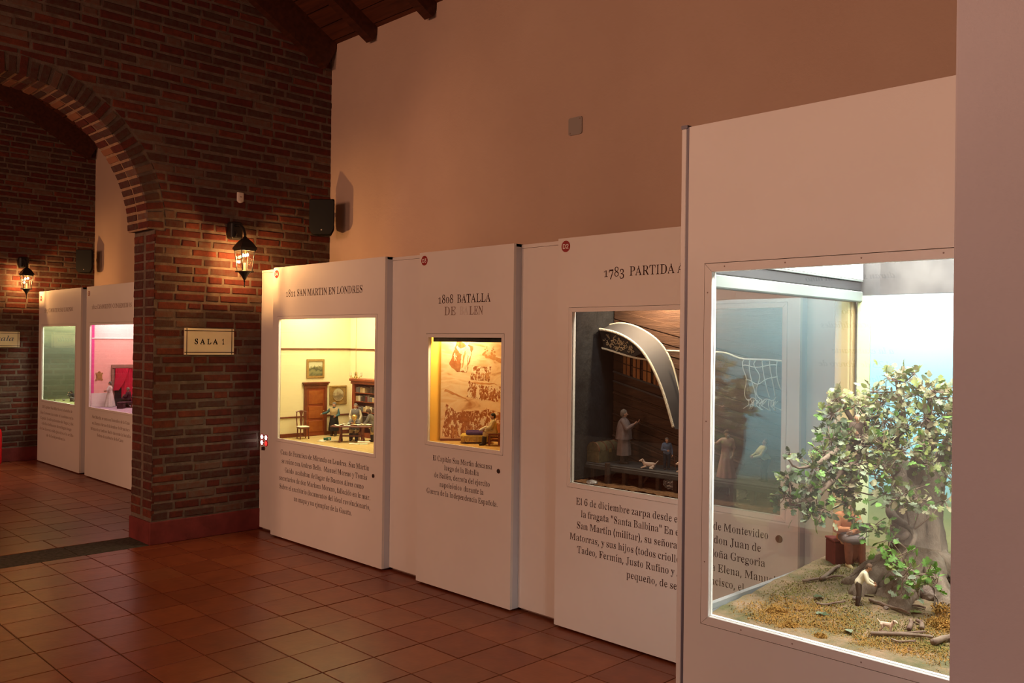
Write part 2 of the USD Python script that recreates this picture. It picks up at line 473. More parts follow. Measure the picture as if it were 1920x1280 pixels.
while y < 4.1:
    th.add("border_tile", box(-7.015, y + .003, -.05, -6.71, min(y + .58, 4.15) - .003, .001, .003), "tile_d", world=True)
    y += .58


# ---- brick walls
def in_view(p):
    q = np.array(p) - EYE
    d = q @ FWD
    return d > .3 and abs(q @ RIGHT / d) < .6 and abs(q @ UP / d) < .405, d


def brick_block(face, n, ux, uy, rect, proud, r, back=.02):
    """One brick in the plane face + a*ux + b*uy: jittered outline, front edges worn back."""
    a0, a1, b0, b1 = rect
    j = lambda s: r.uniform(-s, s)
    base = [(a0 + j(.003), b0 + j(.0025)), (a1 + j(.003), b0 + j(.0025)), (a1 + j(.003), b1 + j(.0025)), (a0 + j(.003), b1 + j(.0025))]
    ca, cb = (a0 + a1) / 2, (b0 + b1) / 2
    e = .005
    V = []
    for a, b in base: V.append(face + a * ux + b * uy - n * back)
    for a, b in base: V.append(face + a * ux + b * uy + n * (proud * .45))
    for a, b in base: V.append(face + (a + (e if a < ca else -e)) * ux + (b + (e if b < cb else -e)) * uy + n * (proud + j(.0015)))
    F = []
    for k in (0, 4):
        for i in range(4):
            jn = (i + 1) % 4
            F += [(k + i, k + jn, k + 4 + jn), (k + i, k + 4 + jn, k + 4 + i)]
    F += [(8, 9, 10), (8, 10, 11)]
    return np.array(V), np.array(F)


def brick_wall(name, label, X, y0, y1, z0, hole, thick, seed, most, top=None, extra=None):
    """A brick wall whose face is x = X (looking along +x); hole: shapely polygon in (y, z) or None."""
    t = T(name, label, "wall", (X, (y0 + y1) / 2, 0), kind="structure")
    poly = Polygon([(y0, 0), (y1, 0), (y1, roof(y1) + .02), (y0, roof(y0) + .02)])
    if hole is not None: poly = poly.difference(hole)
    t.add("mortar_core", extrude(poly, thick, (X - thick, 0, 0), (0, 1, 0), (0, 0, 1)), "mortar", world=True)
    r = random.Random(seed)
    keep = poly.difference(Point(ARC_Y, ARC_Z).buffer(RING + .012, 40).intersection(sbox(-5, ARC_Z - .002, 9, 9))) if hole is not None else poly
    H, Lb = .0672, .232
    face, n, ux, uy = np.array([X, 0, 0.0]), np.array([1.0, 0, 0]), np.array([0, 1.0, 0]), np.array([0, 0, 1.0])
    bricks = []
    row = 0
    z = z0
    while z < roof(y0):
        off = (row % 2) * Lb / 2 + r.uniform(-.02, .02)
        y = y0 - off
        while y < y1:
            L = Lb * r.choice((1, 1, 1, 1, .52, .9)) * r.uniform(.95, 1.05)
            a0, a1, b0, b1 = y + .010, y + L - .010, z + .0095 + r.uniform(-.003, .003), z + H - .0115 + r.uniform(-.003, .003)
            y += L
            a0, a1 = max(a0, y0 + .002), min(a1, y1 - .002)
            if a1 - a0 < .03: continue
            R = sbox(a0, b0, a1, b1)
            if not keep.contains(R):
                I = keep.buffer(-.006).intersection(R)
                if I.is_empty: continue
                I = max(getattr(I, "geoms", [I]), key=lambda g: g.area)
                if I.area < .0012: continue
                g = extrude(I.simplify(.004), .024, (X - .02, 0, 0), (0, 1, 0), (0, 0, 1))
                ca, cb = I.centroid.x, I.centroid.y
                area = I.area
            else:
                g = brick_block(face, n, ux, uy, (a0, a1, b0, b1), r.uniform(.003, .0085), r)
                ca, cb, area = (a0 + a1) / 2, (b0 + b1) / 2, (a1 - a0) * (b1 - b0)
            ok, d = in_view((X, ca, cb))
            bricks.append((-area / d ** 2 if ok else 1 + d, g, r.choice(("brick_a", "brick_a", "brick_b", "brick_c", "brick_c", "brick_d"))))
        z += H
        row += 1
    if extra: bricks += extra(r)
    bricks.sort(key=lambda q: q[0])
    for _, g, m in bricks[:most]: t.add("brick", g, m, world=True)
    for m in ("brick_a", "brick_b", "brick_c", "brick_d", "brick_pale"):
        rest = [g for _, g, mm in bricks[most:] if mm == m]
        if rest: t.add("remaining_bricks", rest, m, world=True, kind="stuff")
    return t


hole = union_all([sbox(2 * ARC_Y - JAMB, -.1, JAMB, ARC_Z), Point(ARC_Y, ARC_Z).buffer(ARC_R, 48)])


def arch_bricks(r):
    out = []
    th = .36
    n_ = 46
    for k in range(n_):
        a = PI * (k + .5) / n_
        w_ = .0225
        for side in (0, 1):
            x0, x1 = (XW - .17, XW + .006) if side == 0 else (XW - th - .004, XW - .19)
            r0, r1 = ARC_R - .007 + r.uniform(-.004, .003), RING + r.uniform(-.012, .012)
            if side == 1: r1 = ARC_R + .02
            P = []
            for rr in (r0, r1):
                for s in (-1, 1):
                    b = a + s * w_ / rr * r.uniform(.85, 1.05)
                    for x in (x0, x1):
                        P.append((x, ARC_Y + rr * math.cos(b), ARC_Z + rr * math.sin(b)))
            ok, d = in_view((XW, ARC_Y + ARC_R * math.cos(a), ARC_Z + ARC_R * math.sin(a)))
            out.append((-9 if ok and math.cos(a) > -.1 else 5, Manifold.hull_points(np.array(P)), r.choice(("brick_a", "brick_c", "brick_c", "brick_pale" if side else "brick_d"))))
    # reveal of the jamb: two columns of headers looking along -y
    z = .19
    while z < ARC_Z - .05:
        for x0, x1 in ((XW - .15, XW + .003), (XW - .36, XW - .19)):
            g = brick_block(np.array([0, JAMB, 0.0]), np.array([0, -1.0, 0]), np.array([1.0, 0, 0]), np.array([0, 0, 1.0]), (x0 + .004, x1 - .004, z + .006, z + .0592), r.uniform(.003, .007), r)
            out.append((-8, (g[0], g[1][:, ::-1]), r.choice(("brick_a", "brick_c", "brick_b"))))
        z += .0672
    return out


bw = brick_wall("wall_left", "dark red brick wall with the round arch beside the first lantern", XW, .2, YW, .17, hole, .36, 11, 300, extra=arch_bricks)
# pale mortar lining of the arch's underside
ring = Point(ARC_Y, ARC_Z).buffer(ARC_R + .012, 60).difference(Point(ARC_Y, ARC_Z).buffer(ARC_R - .003, 60)).intersection(sbox(-5, ARC_Z - .004, 9, 9))
bw.add("arch_lining", extrude(ring, .335, (XW - .36, 0, 0), (0, 1, 0), (0, 0, 1)), "arch_mortar", world=True)
brick_wall("wall_far", "far brick wall of the second room behind the small lantern", XF, 1.2, YW, .17, None, .3, 23, 290)

bs = T("baseboard_left", "dark red painted skirting along the foot of the brick pillar", "baseboard", (XW, 3.0, 0), kind="structure")
bs.add("front_board", box(XW - .01, JAMB - .014, 0, XW + .014, YW, .165, .004), "skirting_red", world=True)
bs.add("return_board", box(XW - .37, JAMB - .014, 0, XW, JAMB + .01, .165, .004), "skirting_red", world=True)
bs = T("baseboard_far", "dark red skirting at the foot of the far brick wall", "baseboard", (XF, 2.6, 0), kind="structure")
bs.add("front_board", box(XF - .01, 1.2, 0, XF + .014, YW, .165, .004), "skirting_red", world=True)


# ---- sloping wooden ceilings: boards, rafters, wall-side beams
def ceiling(name, label, xa, xb, ylow, rafters, beam_x, seed):
    t = T(name, label, "ceiling", (xa, YW, 4), kind="structure")
    r = random.Random(seed)
    sl = math.atan(.57)
    c, s = math.cos(sl), math.sin(sl)
    def slab(x0, x1, d0, d1, h0, h1):
        """d: distance up the slope from the wall top, h: height above the slope."""
        P = []
        for x in (x0, x1):
            for d in (d0, d1):
                for h in (h0, h1):
                    P.append((x, YW - d * c + h * s, 4.0 + d * s + h * c))
        return Manifold.hull_points(np.array(P))
    run = (YW - ylow) / c
    d = -.25
    k = 0
    while d < run:
        t.add("board", slab(xa, xb, d + .004, d + .142, .0 + r.uniform(0, .004), .02), "ceiling_board", world=True)
        d += .146
    for x in rafters:
        t.add("rafter", slab(x - .045, x + .045, -.02, run, -.115, .002), "dark_wood", world=True)
    for x0, x1 in beam_x:
        t.add("wall_beam", slab(x0, x1, -.02, run, -.245, .002), "dark_wood", world=True)
    t.add("roof_underlay", slab(xa, xb, -.3, run, .022, .05), "dark_wood", world=True)
    zr = roof(ylow)
    t.add("opposite_slope", Manifold.hull_points(np.array([(x, y, z) for x in (xa, xb) for y, z in ((ylow + .05, zr), (ylow + .05, zr + .06), (-4.5, 3.9), (-4.5, 3.96))])), "ceiling_board", world=True)


ceiling("ceiling", "dark boarded ceiling with rafters sloping up from the plastered wall of the near room", XW - .3, 1.6, 1.0, [-5.75 + .73 * k for k in range(9)], [(XW + .002, XW + .075)], 2)
ceiling("ceiling", "dark boarded ceiling of the second room seen through the arch", XF - .3, XW - .37, 1.2, [XF + .75 + .73 * k for k in range(6)], [(XF + .002, XF + .075)], 6)


# letter outlines: advance, outline points (two hex digits each, offset 60; rings by /, pieces by |)
SERIF = {
 '"': (49, "5a91649163725b73|44914f914d724672"),
 '(': (36, "416444754b8852915b91568750794b654b554e4753395b2a522a4c31473a424c"),
 ')': (36, "402a45324b3f505550654d754882409040914a91508858755b645b555844543a50314a2a"),
 ',': (32, "412d464449454a4a4f4a4e4551445143492d"),
 '.': (32, "474a4e4b514a51494f484f3f513e513d4e3b473d473e493e484349484749"),
 '0': (66, "445d4470457847814c89518e59905991619162906a8d6e887381776e775f7553724a6e44683f623d613b593b593d533e4d43484b/4f5a514c55445843624366466a4c6b546b7168846687638a578952844f73"),
 '1': (66, "447b467c458250865f916591654767446a437543753c4b3c4b4357435a455b485b8453854c7d4c7a4579"),
 '2': (66, "424a515954595f656570677767826588608a558a50874d814d795078507647774779447e448446884e8f589161916a8d6f897283737d717568685a5b5b584d4a6d49704f72557955784b754a753c443c44484249"),
 '3': (66, "404d43514a534b4b484a4b4750446044644667496a4f6a57675f63625e645065506c5e6d626f6572677a678065866388608a528a4e864d804c7b507b5078467a467c448144844589488c4c8e549161916c8c70887284727a71766b70626a6d657261745d7557754e71456a40623d5b3b523c48404445434a404b"),
 '6': (66, "455c456a47754e85548c5b905f905f9169916990718d7488737d6a7b6a7e6d7e6d816c86698a5b8a5585528050774e6d556c5d6f5e706670706a7563775b765071456c40643d633b5b3b5a3d543e4d444a4a4751/4e63514e56455a43644369466c4e6d5a6b616668646956685266"),
 '7': (66, "41784183458445917791778a7484778477835a3c503c503e6f834c84497e4878"),
 '8': (66, "434e4355455b496053674b6e467746814988508e57905891639164906a8e6e8b7187747b707265696f63735f765a775074477041693e623b573b4a414646/4c4e4e4852445742634269456c486e4e6e526c58665d5d625662505d4d59/507a5373596e5c6d636d68716b756b806a846689628a588a558951855081"),
 'A': (77, "3e3f41404142444848534c544e564e584b584c5c557459745a755f815f835d845d855f8b618e638e68856884658366817c4b8141873f873c683c683f6e407143704a6b544f544a4a49444a404f3f4f3c3e3c/515a51586a595f745b73"),
 'B': (78, "433c433f4a414d464d824b8649884389438c678c718a78877d827e7d7d73786d6e677963805d82588352814b7f4778416d3d/58465a425d406a407144744b7554735d6f6267655965/586965686a6a6f6d7172727c71816e8668885d885986"),
 'C': (82, "445f446c48794d8155895e8d648e64906e906e8e7b8a828a858c86908990898a858a8683898389748574827d7e817f847b88718b648b5d8857825479526e525d5355574c5b4661436641774278448048875088508b4c83447e42773e6f3d6f3b643b633d5c3e54434d4a4755"),
 'D': (88, "428a428d6b8c77888181857c89748b6c8b5c874f7f4478406d3d433c433f4a404d464d824b864988/58465a425d406d41704276477b517d5b7d6e7b77778172856d885d885b885985"),
 'E': (78, "423c423f49404d454d8249884389438c7f8c7f858384837480747e7c77866e885d885a86588259676868686a6d6f6f78727872696e696e62726172516e516d5a6862596358475a435e416e4175427a447a47804c84558855854785458145803c"),
 'F': (71, "4289428c7e8c7e85818481747e747d7b76866e885d88598659676768676a6a6c6d716e78717971696e686e62716171516e516c5b6762586359445c40653f653c433c433f49414d474d824987"),
 'G': (89, "4461456e47774d815588648f6e8f6f8e7b8a828a868f898f898a85898682898289738574827c7e807f837a88718b658b5c87588254775268535758495e43664076407a437c477b59795c705d70609160915d8b5d885a87427b3e6e3b653c5d3e53444b4d4657"),
 'I': (46, "423c423f49414d464d8449884289428c648c64895c885985588158485a425e40643f643c"),
 'J': (58, "41353e3841393f3d3f4341464048414948484746494046394a384b36543558375a3c5a8057864e884e8d708d7088688765816546623b5d35553254314c314535"),
 'L': (75, "433c433f49404d464d8249884389438c648c648960895b87588159445b425e416e41784381508457875785468145803c"),
 'M': (112, "423c423f4740494549804d804b8649884289428c5a8b6f5871557456857e87818a818e8ba58ca589a1889e879b829b469e40a53fa53c853c853f8c4090468f818c818b7f7a557655755370487046734573446f3c6b3c6a3e68456a466b47537f52804f7f4e485140563f563c"),
 'N': (87, "433c433f463f49444a794d7a4d8046884389438c548c7d5a815b81837e887a897a8c8d8c8d8989898783875a835a83448744873a833a7d417c447e447e4552794f784f465140563f563c"),
 'O': (92, "4461446a46734c7f5285588a658e65907090718e788d808887828b7c9070905e8e558a4e7f436f3b653b653d5e3e53444a504658/5260564e59475e426440714078437c467f4c835e81767f7e7a867689708b648b5c8858835479526b"),
 'P': (73, "433c433f49404d464d8249884389438c678c728a79877e81817980707c6875636d61586059445c40633f633c/58656a656f67716a7371737a71826d8668885d885986"),
 'R': (84, "433c433f49404d464d8249884389438c6c8b77887d848081827b81707d697163854489408d3f8d3c7b3c6261586158475a425f3f633f633c/58666a656f67726b7571757c728370856a885d885985"),
 'S': (69, "443f474047464446445947594a4e4f474f464d464d455540674068436b466f46714a70516c5655634b6b4873497f468048854e8b528b59906190628e6c8c728c74907890788c748c7486788578757575727e6d846e876a8a648c588c578a538651804e7f4f7b53776c6a7562785978517447764573416f41693e633d633b593b593d503f4a3f473b443b"),
 'T': (75, "3e743e854185418d818d8185848584748174807d79877388678867456b40733f733c503c503f58415b455b884f8849874884437c4174"),
 'Z': (78, "433e70876f885988518650834a7d477444744583458449854a8d808d808a544255416e4179447b467a48804f8459875985478146803c433c"),
 'a': (60, "434b46514b564b58635f626b616e5e7153714f6f4e6d4c6c4e674d614e604d5f456047614564466c446d446e48714c71537454755e755f746672696f6c676c456e43724373416c3d6c3b663b63435d435d446348625b5e5b565752574f534d4e4e4652435b435840513d503b4b3b45414345"),
 'b': (63, "418a418d518d516e546e51675147534257425a40624068446a4c6b5f6968646e596e596f617565756d707368755e7452734c6e456a40613b5c3b5c3d554051404e42473c443b44424743478447874589"),
 'c': (52, "435d4565496b476d4a704f7157755f756572686e6a6a69646b646b6369616361616361646364636e60715571526c4f6c4d664c5c4e5152495944634468466b4a6e486e476b44684464405b3d5b3b553b4b4147474352"),
 'd': (65, "43514461486d5375597559745b735e6f546e4f694d5f4e4d504555426343674a6769626f6770678665895e8a5e8d718d714773437742773f6d3e6d3d633b633e673e6743634363425f42583b513b4844"),
 'e': (53, "435e45674a6d49704a714e7155755b75617165716a6b6a6a68696a616a5a4e5a4e51524955465945634667476b4c6e4b6d486b456745603e5b3d5a3b543b4d404944454a4353/4d60635f626a5f6a5e6f5c715571536e506e4e6c4d68"),
 'f': (38, "423c423f48414947496c436d4373497349804a834e89578e5e8e638a678a698869866786667e687e687c667b607b5e7d5e7e607e61855e865f895d8a558a538453735d735d6d536c534455405b3f5b3c"),
 'g': (57, "402b3e30413448364a37443d4443454743474348474c504f4a53445a4465476b4c70537354745d745d7361717071706b696a6c626b5a695561505b4e534e514d4e4a4e474b474e445f4466436b416f3d70357434722d6d286828632559234f244925432b/4a314a29502761276228682a6a2e6a3268354d35/4d5c4e5651525f526154635a6368616e5d70516f4d6a"),
 'h': (67, "5b6d64746a74706e736873457540783f783c633c633f684069446966686a666b5b6b|433f453f48414946498248874389438c538c536b586b536553435540583f583c433c"),
 'i': (35, "433f48404945496a486e43704373537353445540583f583c433c|488348874a8b4a8d528d518a53875383517f527d4a7d4a7f"),
 'j': (37, "4a7d4b7f4a824a884b8b4a8d4d8e518e548d528b54875483527f547d517c|342a342b362c36343434343537373c373e353e343c343d2f3c2c3e2b3f2847274a294b2e4b6b486f4470447354735433532e4d274624462340233a273627"),
 'l': (35, "433f48404945498348884389438c538c53445540583f583c433c"),
 'm': (98, "5b6d63746a746a736f6f716a746a726572437440773f773c633c633f664068436866676a656b5b6b|756a756b796c837489748e6f916691439340973f973c823c823f864088438769846b7d6b7a6a|433c433f453f484149464969486e437043735373536b576b536553435540583f583c"),
 'n': (67, "5a6c64746a74706e736873457540783f783c633c633f684069446966686a666b5a6b|433f453f484149464969486e437043735373536b586b536553435540583f583c433c"),
 'o': (59, "435f45674a6e49704c725072567456755d755e746a70696e6e65705f70526e4b69436b41684065405e3d5d3b563b563d503f4b404a414a4446494352/4d4d50435442583f5e3f60436443664b6665656b636f606f5c725872546f506e4d64"),
 'p': (66, "4324432746284829492f496a486f437143745274526c556c576e5b6f617461756875706e756576607653744a7043673b613b613d5a415a43644269466c516c616a69666e5e6e5a6c566c5366534957435342532e542a57285b275b24"),
 'q': (64, "435b4565496b4e7157755c7563716771696f72757475746f716e712d7328772777245e245e276529672d6741614261436646674a6768656f616f5d715671526f4f6a4d614d514f4954435f435e40573b533b4e3e4745444e"),
 'r': (51, "5a696273637468746b6e6b676d666d656a636563636563666467626a|433c433f48404945496a486e4370437352735269576a5464535e534555405b3f5b3c"),
 's': (51, "433e463f464143414350455048484d434d404f405a405e455e4a604a5e4e4f55485b466147694469456e47714b715275577558745c7363736475677567736473647167706764646462695c7151714e6c4e694c684f645e5d63596553664a694a6744644061405a3b543b543d4e3e483e453b433b"),
 't': (40, "43724c7b4b7e53885588557d527c52745d745d6e526e524854445c44604a6349634861445e445a40543b4f3b4a404844486e436e"),
 'u': (66, "617161747174714872457443784378406f3f6e3e643b643e683f68436344634566466849686c6570|41714174517451495346554460445d40553b513b4e3d49434848476d4570"),
 'v': (54, "3f703f73557355705270506e506a59525d52676b656f647064736e736e6e6a6862525e525b4a59455c445c43583a553a52415144544454464669426f"),
 'y': (53, "3d334035463448324531462c482a4b2a4e2c5131553b52415243544454474668446d3f703f7355735570506f4f6b5a515d516568666d656f637063736d736e6e6a67635262515f515d4e5a445a435d435d42532b4f2a482343233e2a3f313d32"),
 'z': (52, "4162416e456e45736973696e4f41624167486a4e6d4f6c426841683c423c43415d6e4c6e46694462"),
}
ITALIC = {
 '2': (68, "42456266686d6b776b7e6a8363885588488143884e8f589165916d8e73887582767674706c6350467a457a3c423c"),
 '5': (68, "444953445f4469496b4b6e536d5e67655e6856684a6545694891739173875287507053705e71696f716b7567795c785075477143693e5f3b533b4b3d4440"),
 'a': (60, "3b443b4d3e5a44654e6f59746174657067737073644a6344644367446d4b7049653e613b5d3b5a3d5a445c4b5b4d5040483b423b3e3d/454749434f44554a5b52615f6366626d60715b71566f4e664755"),
 'b': (60, "3b413b464d894b8c458d458e45905891506d516d58735e7565756a736f6f7267725f70586d5167486143563d4f3b463b3e3e/4541483f4a3e53405b44614d675d6766656b626e5f6f596e556c4e65464b4546"),
 'c': (53, "3c4b3c553f5e44674b6d51715b7465746a706b68676563656067606b626f62715d71556e516b4c644758474b48474c4250415842654b66485e41573d513b473c4041"),
 'd': (63, "3a483b53416047684d6e56745b75617567726d8b6a8d658d65907891788d6547654368426b43734b74487246683d603b5d3d5c415e4a5d4c5542503e4a3b443b403d3d40/4549464549434d42524457495d516462656d637160725b71546d506848594551"),
 'e': (51, "3b493b533d5a44664b6d54735b74627468716a6d69676764635f5a5a535847564653464a4a434e4156425b44644b65495f43593e533c483b423e3e41/485a4b59505a585f5f66606b5f6f5d715a71536e4d66"),
 'f': (35, "2c2a2e2d332d342a342537253b2a3e34486c486e3d6e3e7149724d815087578e5f9168906b8e6d8b6d876b8465846385638a638c618e5f8e5c8c588754726171616e536e526c4940443140293a23362131212e222c25"),
 'i': (31, "4b874d8c508e558e588a578554824e83|3c403c45476a456e406f3f70427253745371474a464548434a43534b54495145483d403b"),
 'l': (30, "3b413f514e864e8a4c8b468d488f5a915a8f598a484f464448434a43514b53484c40443b3d3d"),
 'm': (97, "3a3d4769466e3f7040724772507453744e624f605b6e65746d7471727168706270617b6d827288748e749172936e926888458a438d44944c954b95498c3e873b823b7e407f488867876c836d7d6a7663715b694c643c5b3c6767676c636d58664f5b494d433c"),
 'n': (64, "3a3c4768476d456e3f6f40714872517454744e634f61576a627268746d74707371707167684c67456a436f47734d754c754b70436b3e653b613b5e3d5d405e476767676b646d5d6a54624e59484d443c"),
 'o': (62, "3b4a3b54405f45674e6f577364746b72706d7366735b71556b4a6040533b483c443e3f42/464748434b40523f59425f486451685e6967656f61715c71576f51694d6348594651"),
 'p': (60, "2b232b253326362b435a476c446f3f6f3f7153745372516e526c58715e7467746c73716c73637056694b6041573d4a3b443d402843264a254923/474249404b3e54405e48614d665968626769646e616f5b6e576c50644a534747"),
 'r': (40, "3a3d4669446d3e6e3e7052744e634f61576d5d735f746473666e656961665e66596a4f5c484e443d"),
 's': (44, "383d3b4e3d4e3e474042453f4c3f5245524c475b4363436a456e48724e7456745f726174637461635e635c6c577151714d6f4c6c4d6658585b505b485842543e4d3b"),
 't': (33, "3c403d47476d476f406f40714976517d5482578253735c735c715b6f526f516e474a474449434c44514b534a54484c40463c403b"),
 'u': (64, "3d413e4f466b446f3e703f725374474947444b435146584c5f5665646a737373674569436b437148734b754b75496c3e663b613b5e3e5d446150605358484c3d473b423b3e3e"),
 'v': (52, "3b703d714b744d6f4e6550485b5365626666616d6171647468746b726c706b67675d5f534a3b473b455e4369406e3b6e"),
 'x': (49, "313e3143334538463b443e454b57476c436f3b6e3c714b744f7453626173647468746b736b6d686b606c545c584a5a445f44654c674b674965455e3e593b553b513e4c5142433d3d393b343b"),
}


# ================================================================== LETTERING
def glyph_polys(fontd, ch):
    adv, data = fontd[ch]
    out = []
    for g in data.split("|"):
        rings = []
        for rg in g.split("/"):
            q = [int(rg[i:i + 2], 16) - 60 for i in range(0, len(rg), 2)]
            rings.append(list(zip(q[::2], q[1::2])))
        if rings and len(rings[0]) >= 3: out.append(Polygon(rings[0], rings[1:]).buffer(0))
    return adv, out


ACC = {"á": ("a", 1), "é": ("e", 1), "í": ("i", 1), "ó": ("o", 1), "ú": ("u", 1), "ñ": ("n", 2)}
_gc = {}


def text_shape(s, fontd, oldstyle=False, bold=0.0):
    """Shapely outline of a line of text; capitals 80 units tall, baseline at 0."""
    x, out = 0.0, []
    for ch in s:
        if ch == " ": x += 27; continue
        c, a = ACC.get(ch, (ch, 0))
        key = (id(fontd), c)
        if key not in _gc: _gc[key] = glyph_polys(fontd, c)
        adv, polys = _gc[key]
        dy, sy = 0.0, 1.0
        if oldstyle and c in "0123456789":
            if c in "012": sy = .70
            elif c not in "68": dy = -22
        for p in polys: out.append(affinity.translate(affinity.scale(p, 1, sy, origin=(0, 0)), x, dy))
        if a == 1: out.append(Polygon([(x + adv * .42, 66), (x + adv * .54, 66), (x + adv * .78, 88), (x + adv * .58, 88)]))
        if a == 2: out.append(Polygon([(x + adv * k, h) for k, h in ((.2, 66), (.3, 74), (.42, 74), (.6, 70), (.72, 72), (.8, 78), (.8, 72), (.7, 65), (.6, 63), (.42, 67), (.3, 67), (.24, 64))]))
        x += adv
    g = union_all(out)
    return g, x


def lettering(s, fontd, org, ux, uy, width=None, cap=.03, depth=.0006, oldstyle=False, center=False):
    g, w = text_shape(s, fontd, oldstyle)
    sy = cap / 80
    sx = width / w if width else sy
    g = affinity.scale(g, sx, sy, origin=(0, 0))
    if center: g = affinity.translate(g, -w * sx / 2, 0)
    return extrude(g, depth, org, ux, uy)


X_, Z_ = (1, 0, 0), (0, 0, 1)          # fronts look along -y: X_ x Z_ = -y
FRONT = 3.46
BACK = 4.14
TOP = 2.058


def light_hood(t, name, c, w, h, color, I):
    rect_light(t.path + "/" + name, np.array(c) - t.loc, (0, 0, -1), w, h, color, I)


def display_case(label, x0, x1, win, front=FRONT, depth=None, top=TOP, mats=("cream_wall", "cream_floor", "cream_wall", "cream_wall"), ib=BACK - .02, left_glass=False, wall_skip=(), fw=.024, zc=1.93):
    """A white case with a framed window. mats: inner left, floor, back, ceiling. Returns the thing."""
    a, b, c, d = win
    back = front + (depth or (BACK - front))
    t = T("display_case", label, "display case", ((x0 + x1) / 2, front, 0))
    th = .018
    P = Polygon([(x0, .012), (x1, .012), (x1, top), (x0, top)]).difference(sbox(a - fw, c - fw, b + fw, d + fw))
    t.add("front_panel", extrude(P, -th, (0, front, 0), X_, Z_), "laminate", world=True)
    s = .0014   # shadow joint round the frame
    for q in ([(a - fw + s, c - fw + s), (b + fw - s, c - fw + s), (b, c), (a, c)], [(b + fw - s, c - fw + s), (b + fw - s, d + fw - s), (b, d), (b, c)],
              [(b + fw - s, d + fw - s), (a - fw + s, d + fw - s), (a, d), (b, d)], [(a - fw + s, d + fw - s), (a - fw + s, c - fw + s), (a, c), (a, d)]):
        t.add("window_frame", extrude(Polygon(q).buffer(-.0004), -th, (0, front - .001, 0), X_, Z_), "laminate", world=True)
    t.add("joint_backing", extrude(sbox(a - fw - .004, c - fw - .004, b + fw + .004, d + fw + .004).difference(sbox(a - .001, c - .001, b + .001, d + .001)), -.003, (0, front + th, 0), X_, Z_), "seam", world=True)
    t.add("glass_pane", box(a - .006, front + .006, c - .006, b + .006, front + .010, d + .006), "glass", world=True)
    if left_glass:
        t.add("side_panel", extrude(sbox(front + th, .012, back, top).difference(sbox(front + .03, c - .004, back - .035, d - .01)), .016, (x0, 0, 0), (0, 1, 0), Z_), "laminate_edge", world=True)
    else:
        t.add("side_panel", box(x0, front + th, .012, x0 + .016, back, top), "laminate_edge", world=True)
    t.add("side_panel", box(x1 - .016, front + th, .012, x1, back, top), "laminate_edge", world=True)
    t.add("top_panel", box(x0, front + th, top - .016, x1, back, top), "laminate", world=True)
    t.add("back_panel", box(x0, back - .012, .012, x1, back, top), "laminate", world=True)
    il, fl, bk, ce = mats
    zf = c - .004
    xl = a - .012
    if not left_glass: t.add("inner_side_wall", box(xl - .008, front + th + .002, zf - .02, xl, ib, zc), il, world=True)
    t.add("inner_side_wall", box(x1 - .04, front + th + .002, zf - .02, x1 - .03, ib, zc), il, world=True)
    if "back" not in wall_skip: t.add("inner_back_wall", box(xl - .008, ib, zf - .02, x1 - .03, ib + .008, zc), bk, world=True)
    if fl: t.add("inner_floor", box(xl - .008, front + th + .002, zf - .02, x1 - .03, ib, zf), fl, world=True)
    t.add("inner_ceiling", box(xl - .008, front + th + .002, zc, x1 - .03, ib, zc + .01), ce, world=True)
    return t


def badge(t, text, x, z, r=.030, front=FRONT):
    d = t.add("number_badge", disc((x, front - .0015, z), (0, -1, 0), r, .0015, 28), "badge_red", world=True)
    m = meshkit.text_mesh(text, .024, .0006, bold=True)
    v = np.array(m.vertices)
    v[:, 0] -= (v[:, 0].min() + v[:, 0].max()) / 2; v[:, 1] -= .012
    v = np.stack([x + v[:, 0] * .95, front - .0016 - v[:, 2], z + v[:, 1]], 1)
    t.add("badge_lettering", (v, np.array(m.faces)), "white_print", parent=d, world=True)


def title(t, s, xa, xb, z, cap, font=None, front=FRONT, m="ink"):
    t.add("title_lettering", lettering(s, SERIF, (xa, front - .0001, z), X_, Z_, xb - xa, cap, oldstyle=True), m, world=True, kind="stuff")


def caption(t, rows, front=FRONT, cap=.032, m="ink"):
    for s, xa, xb, z in rows:
        t.add("caption_lettering", lettering(s, SERIF, (xa, front - .0001, z), X_, Z_, xb - xa, cap), m, world=True, kind="stuff")


def button(t, x, z, r=.011, front=FRONT, m="button_dark"):
    b = t.add("push_button", disc((x, front - .004, z), (0, -1, 0), r, .004, 18), m, world=True)
    t.add("button_ring", tube([(x + (r + .001) * math.cos(q), front - .002, z + (r + .001) * math.sin(q)) for q in np.linspace(0, 2 * PI, 20)], .0016, 5, False), "button_brown", parent=b, world=True)


# ---- the three cases of the near room
D4 = display_case("white display case with a yellow-lit drawing room scene, titled 1811 San Martin en Londres", -6.06, -4.64, (-5.972, -4.742, .756, 1.660))
badge(D4, "D4", -6.013, 2.008)
title(D4, "1811 SAN MARTIN EN LONDRES", -5.878, -4.888, 1.83, .050)
caption(D4, [("Casa de Francisco de Miranda en Londres. San Martin", -5.924, -4.790, .640), ("se reúne con Andres Bello.  Manuel Moreno y Tomás", -5.907, -4.809, .575), ("Guido  acababan de llegar de Buenos Aires como", -5.862, -4.848, .509),
             ("secretarios de don Mariano Moreno, fallecido en le mar.", -5.938, -4.771, .445), ("Sobre el escritorio documentos del ideal revolucionario,", -5.936, -4.770, .380), ("un mapa y un ejemplar de la Gaceta.", -5.730, -4.980, .312)], cap=.036)
button(D4, -4.742, .611)
light_hood(D4, "case_lamp", (-5.45, 3.70, 1.92), 1.0, .30, (1.0, .885, .60), 17.0)
D3 = display_case("narrow white display case with a sepia battle mural, titled 1808 Batalla de Bailen", -4.284, -3.450, (-4.187, -3.543, .890, 1.530), mats=("yellow_wall", "tan_floor", "yellow_wall", "laminate"), zc=1.62)
badge(D3, "D3", -4.236, 2.007)
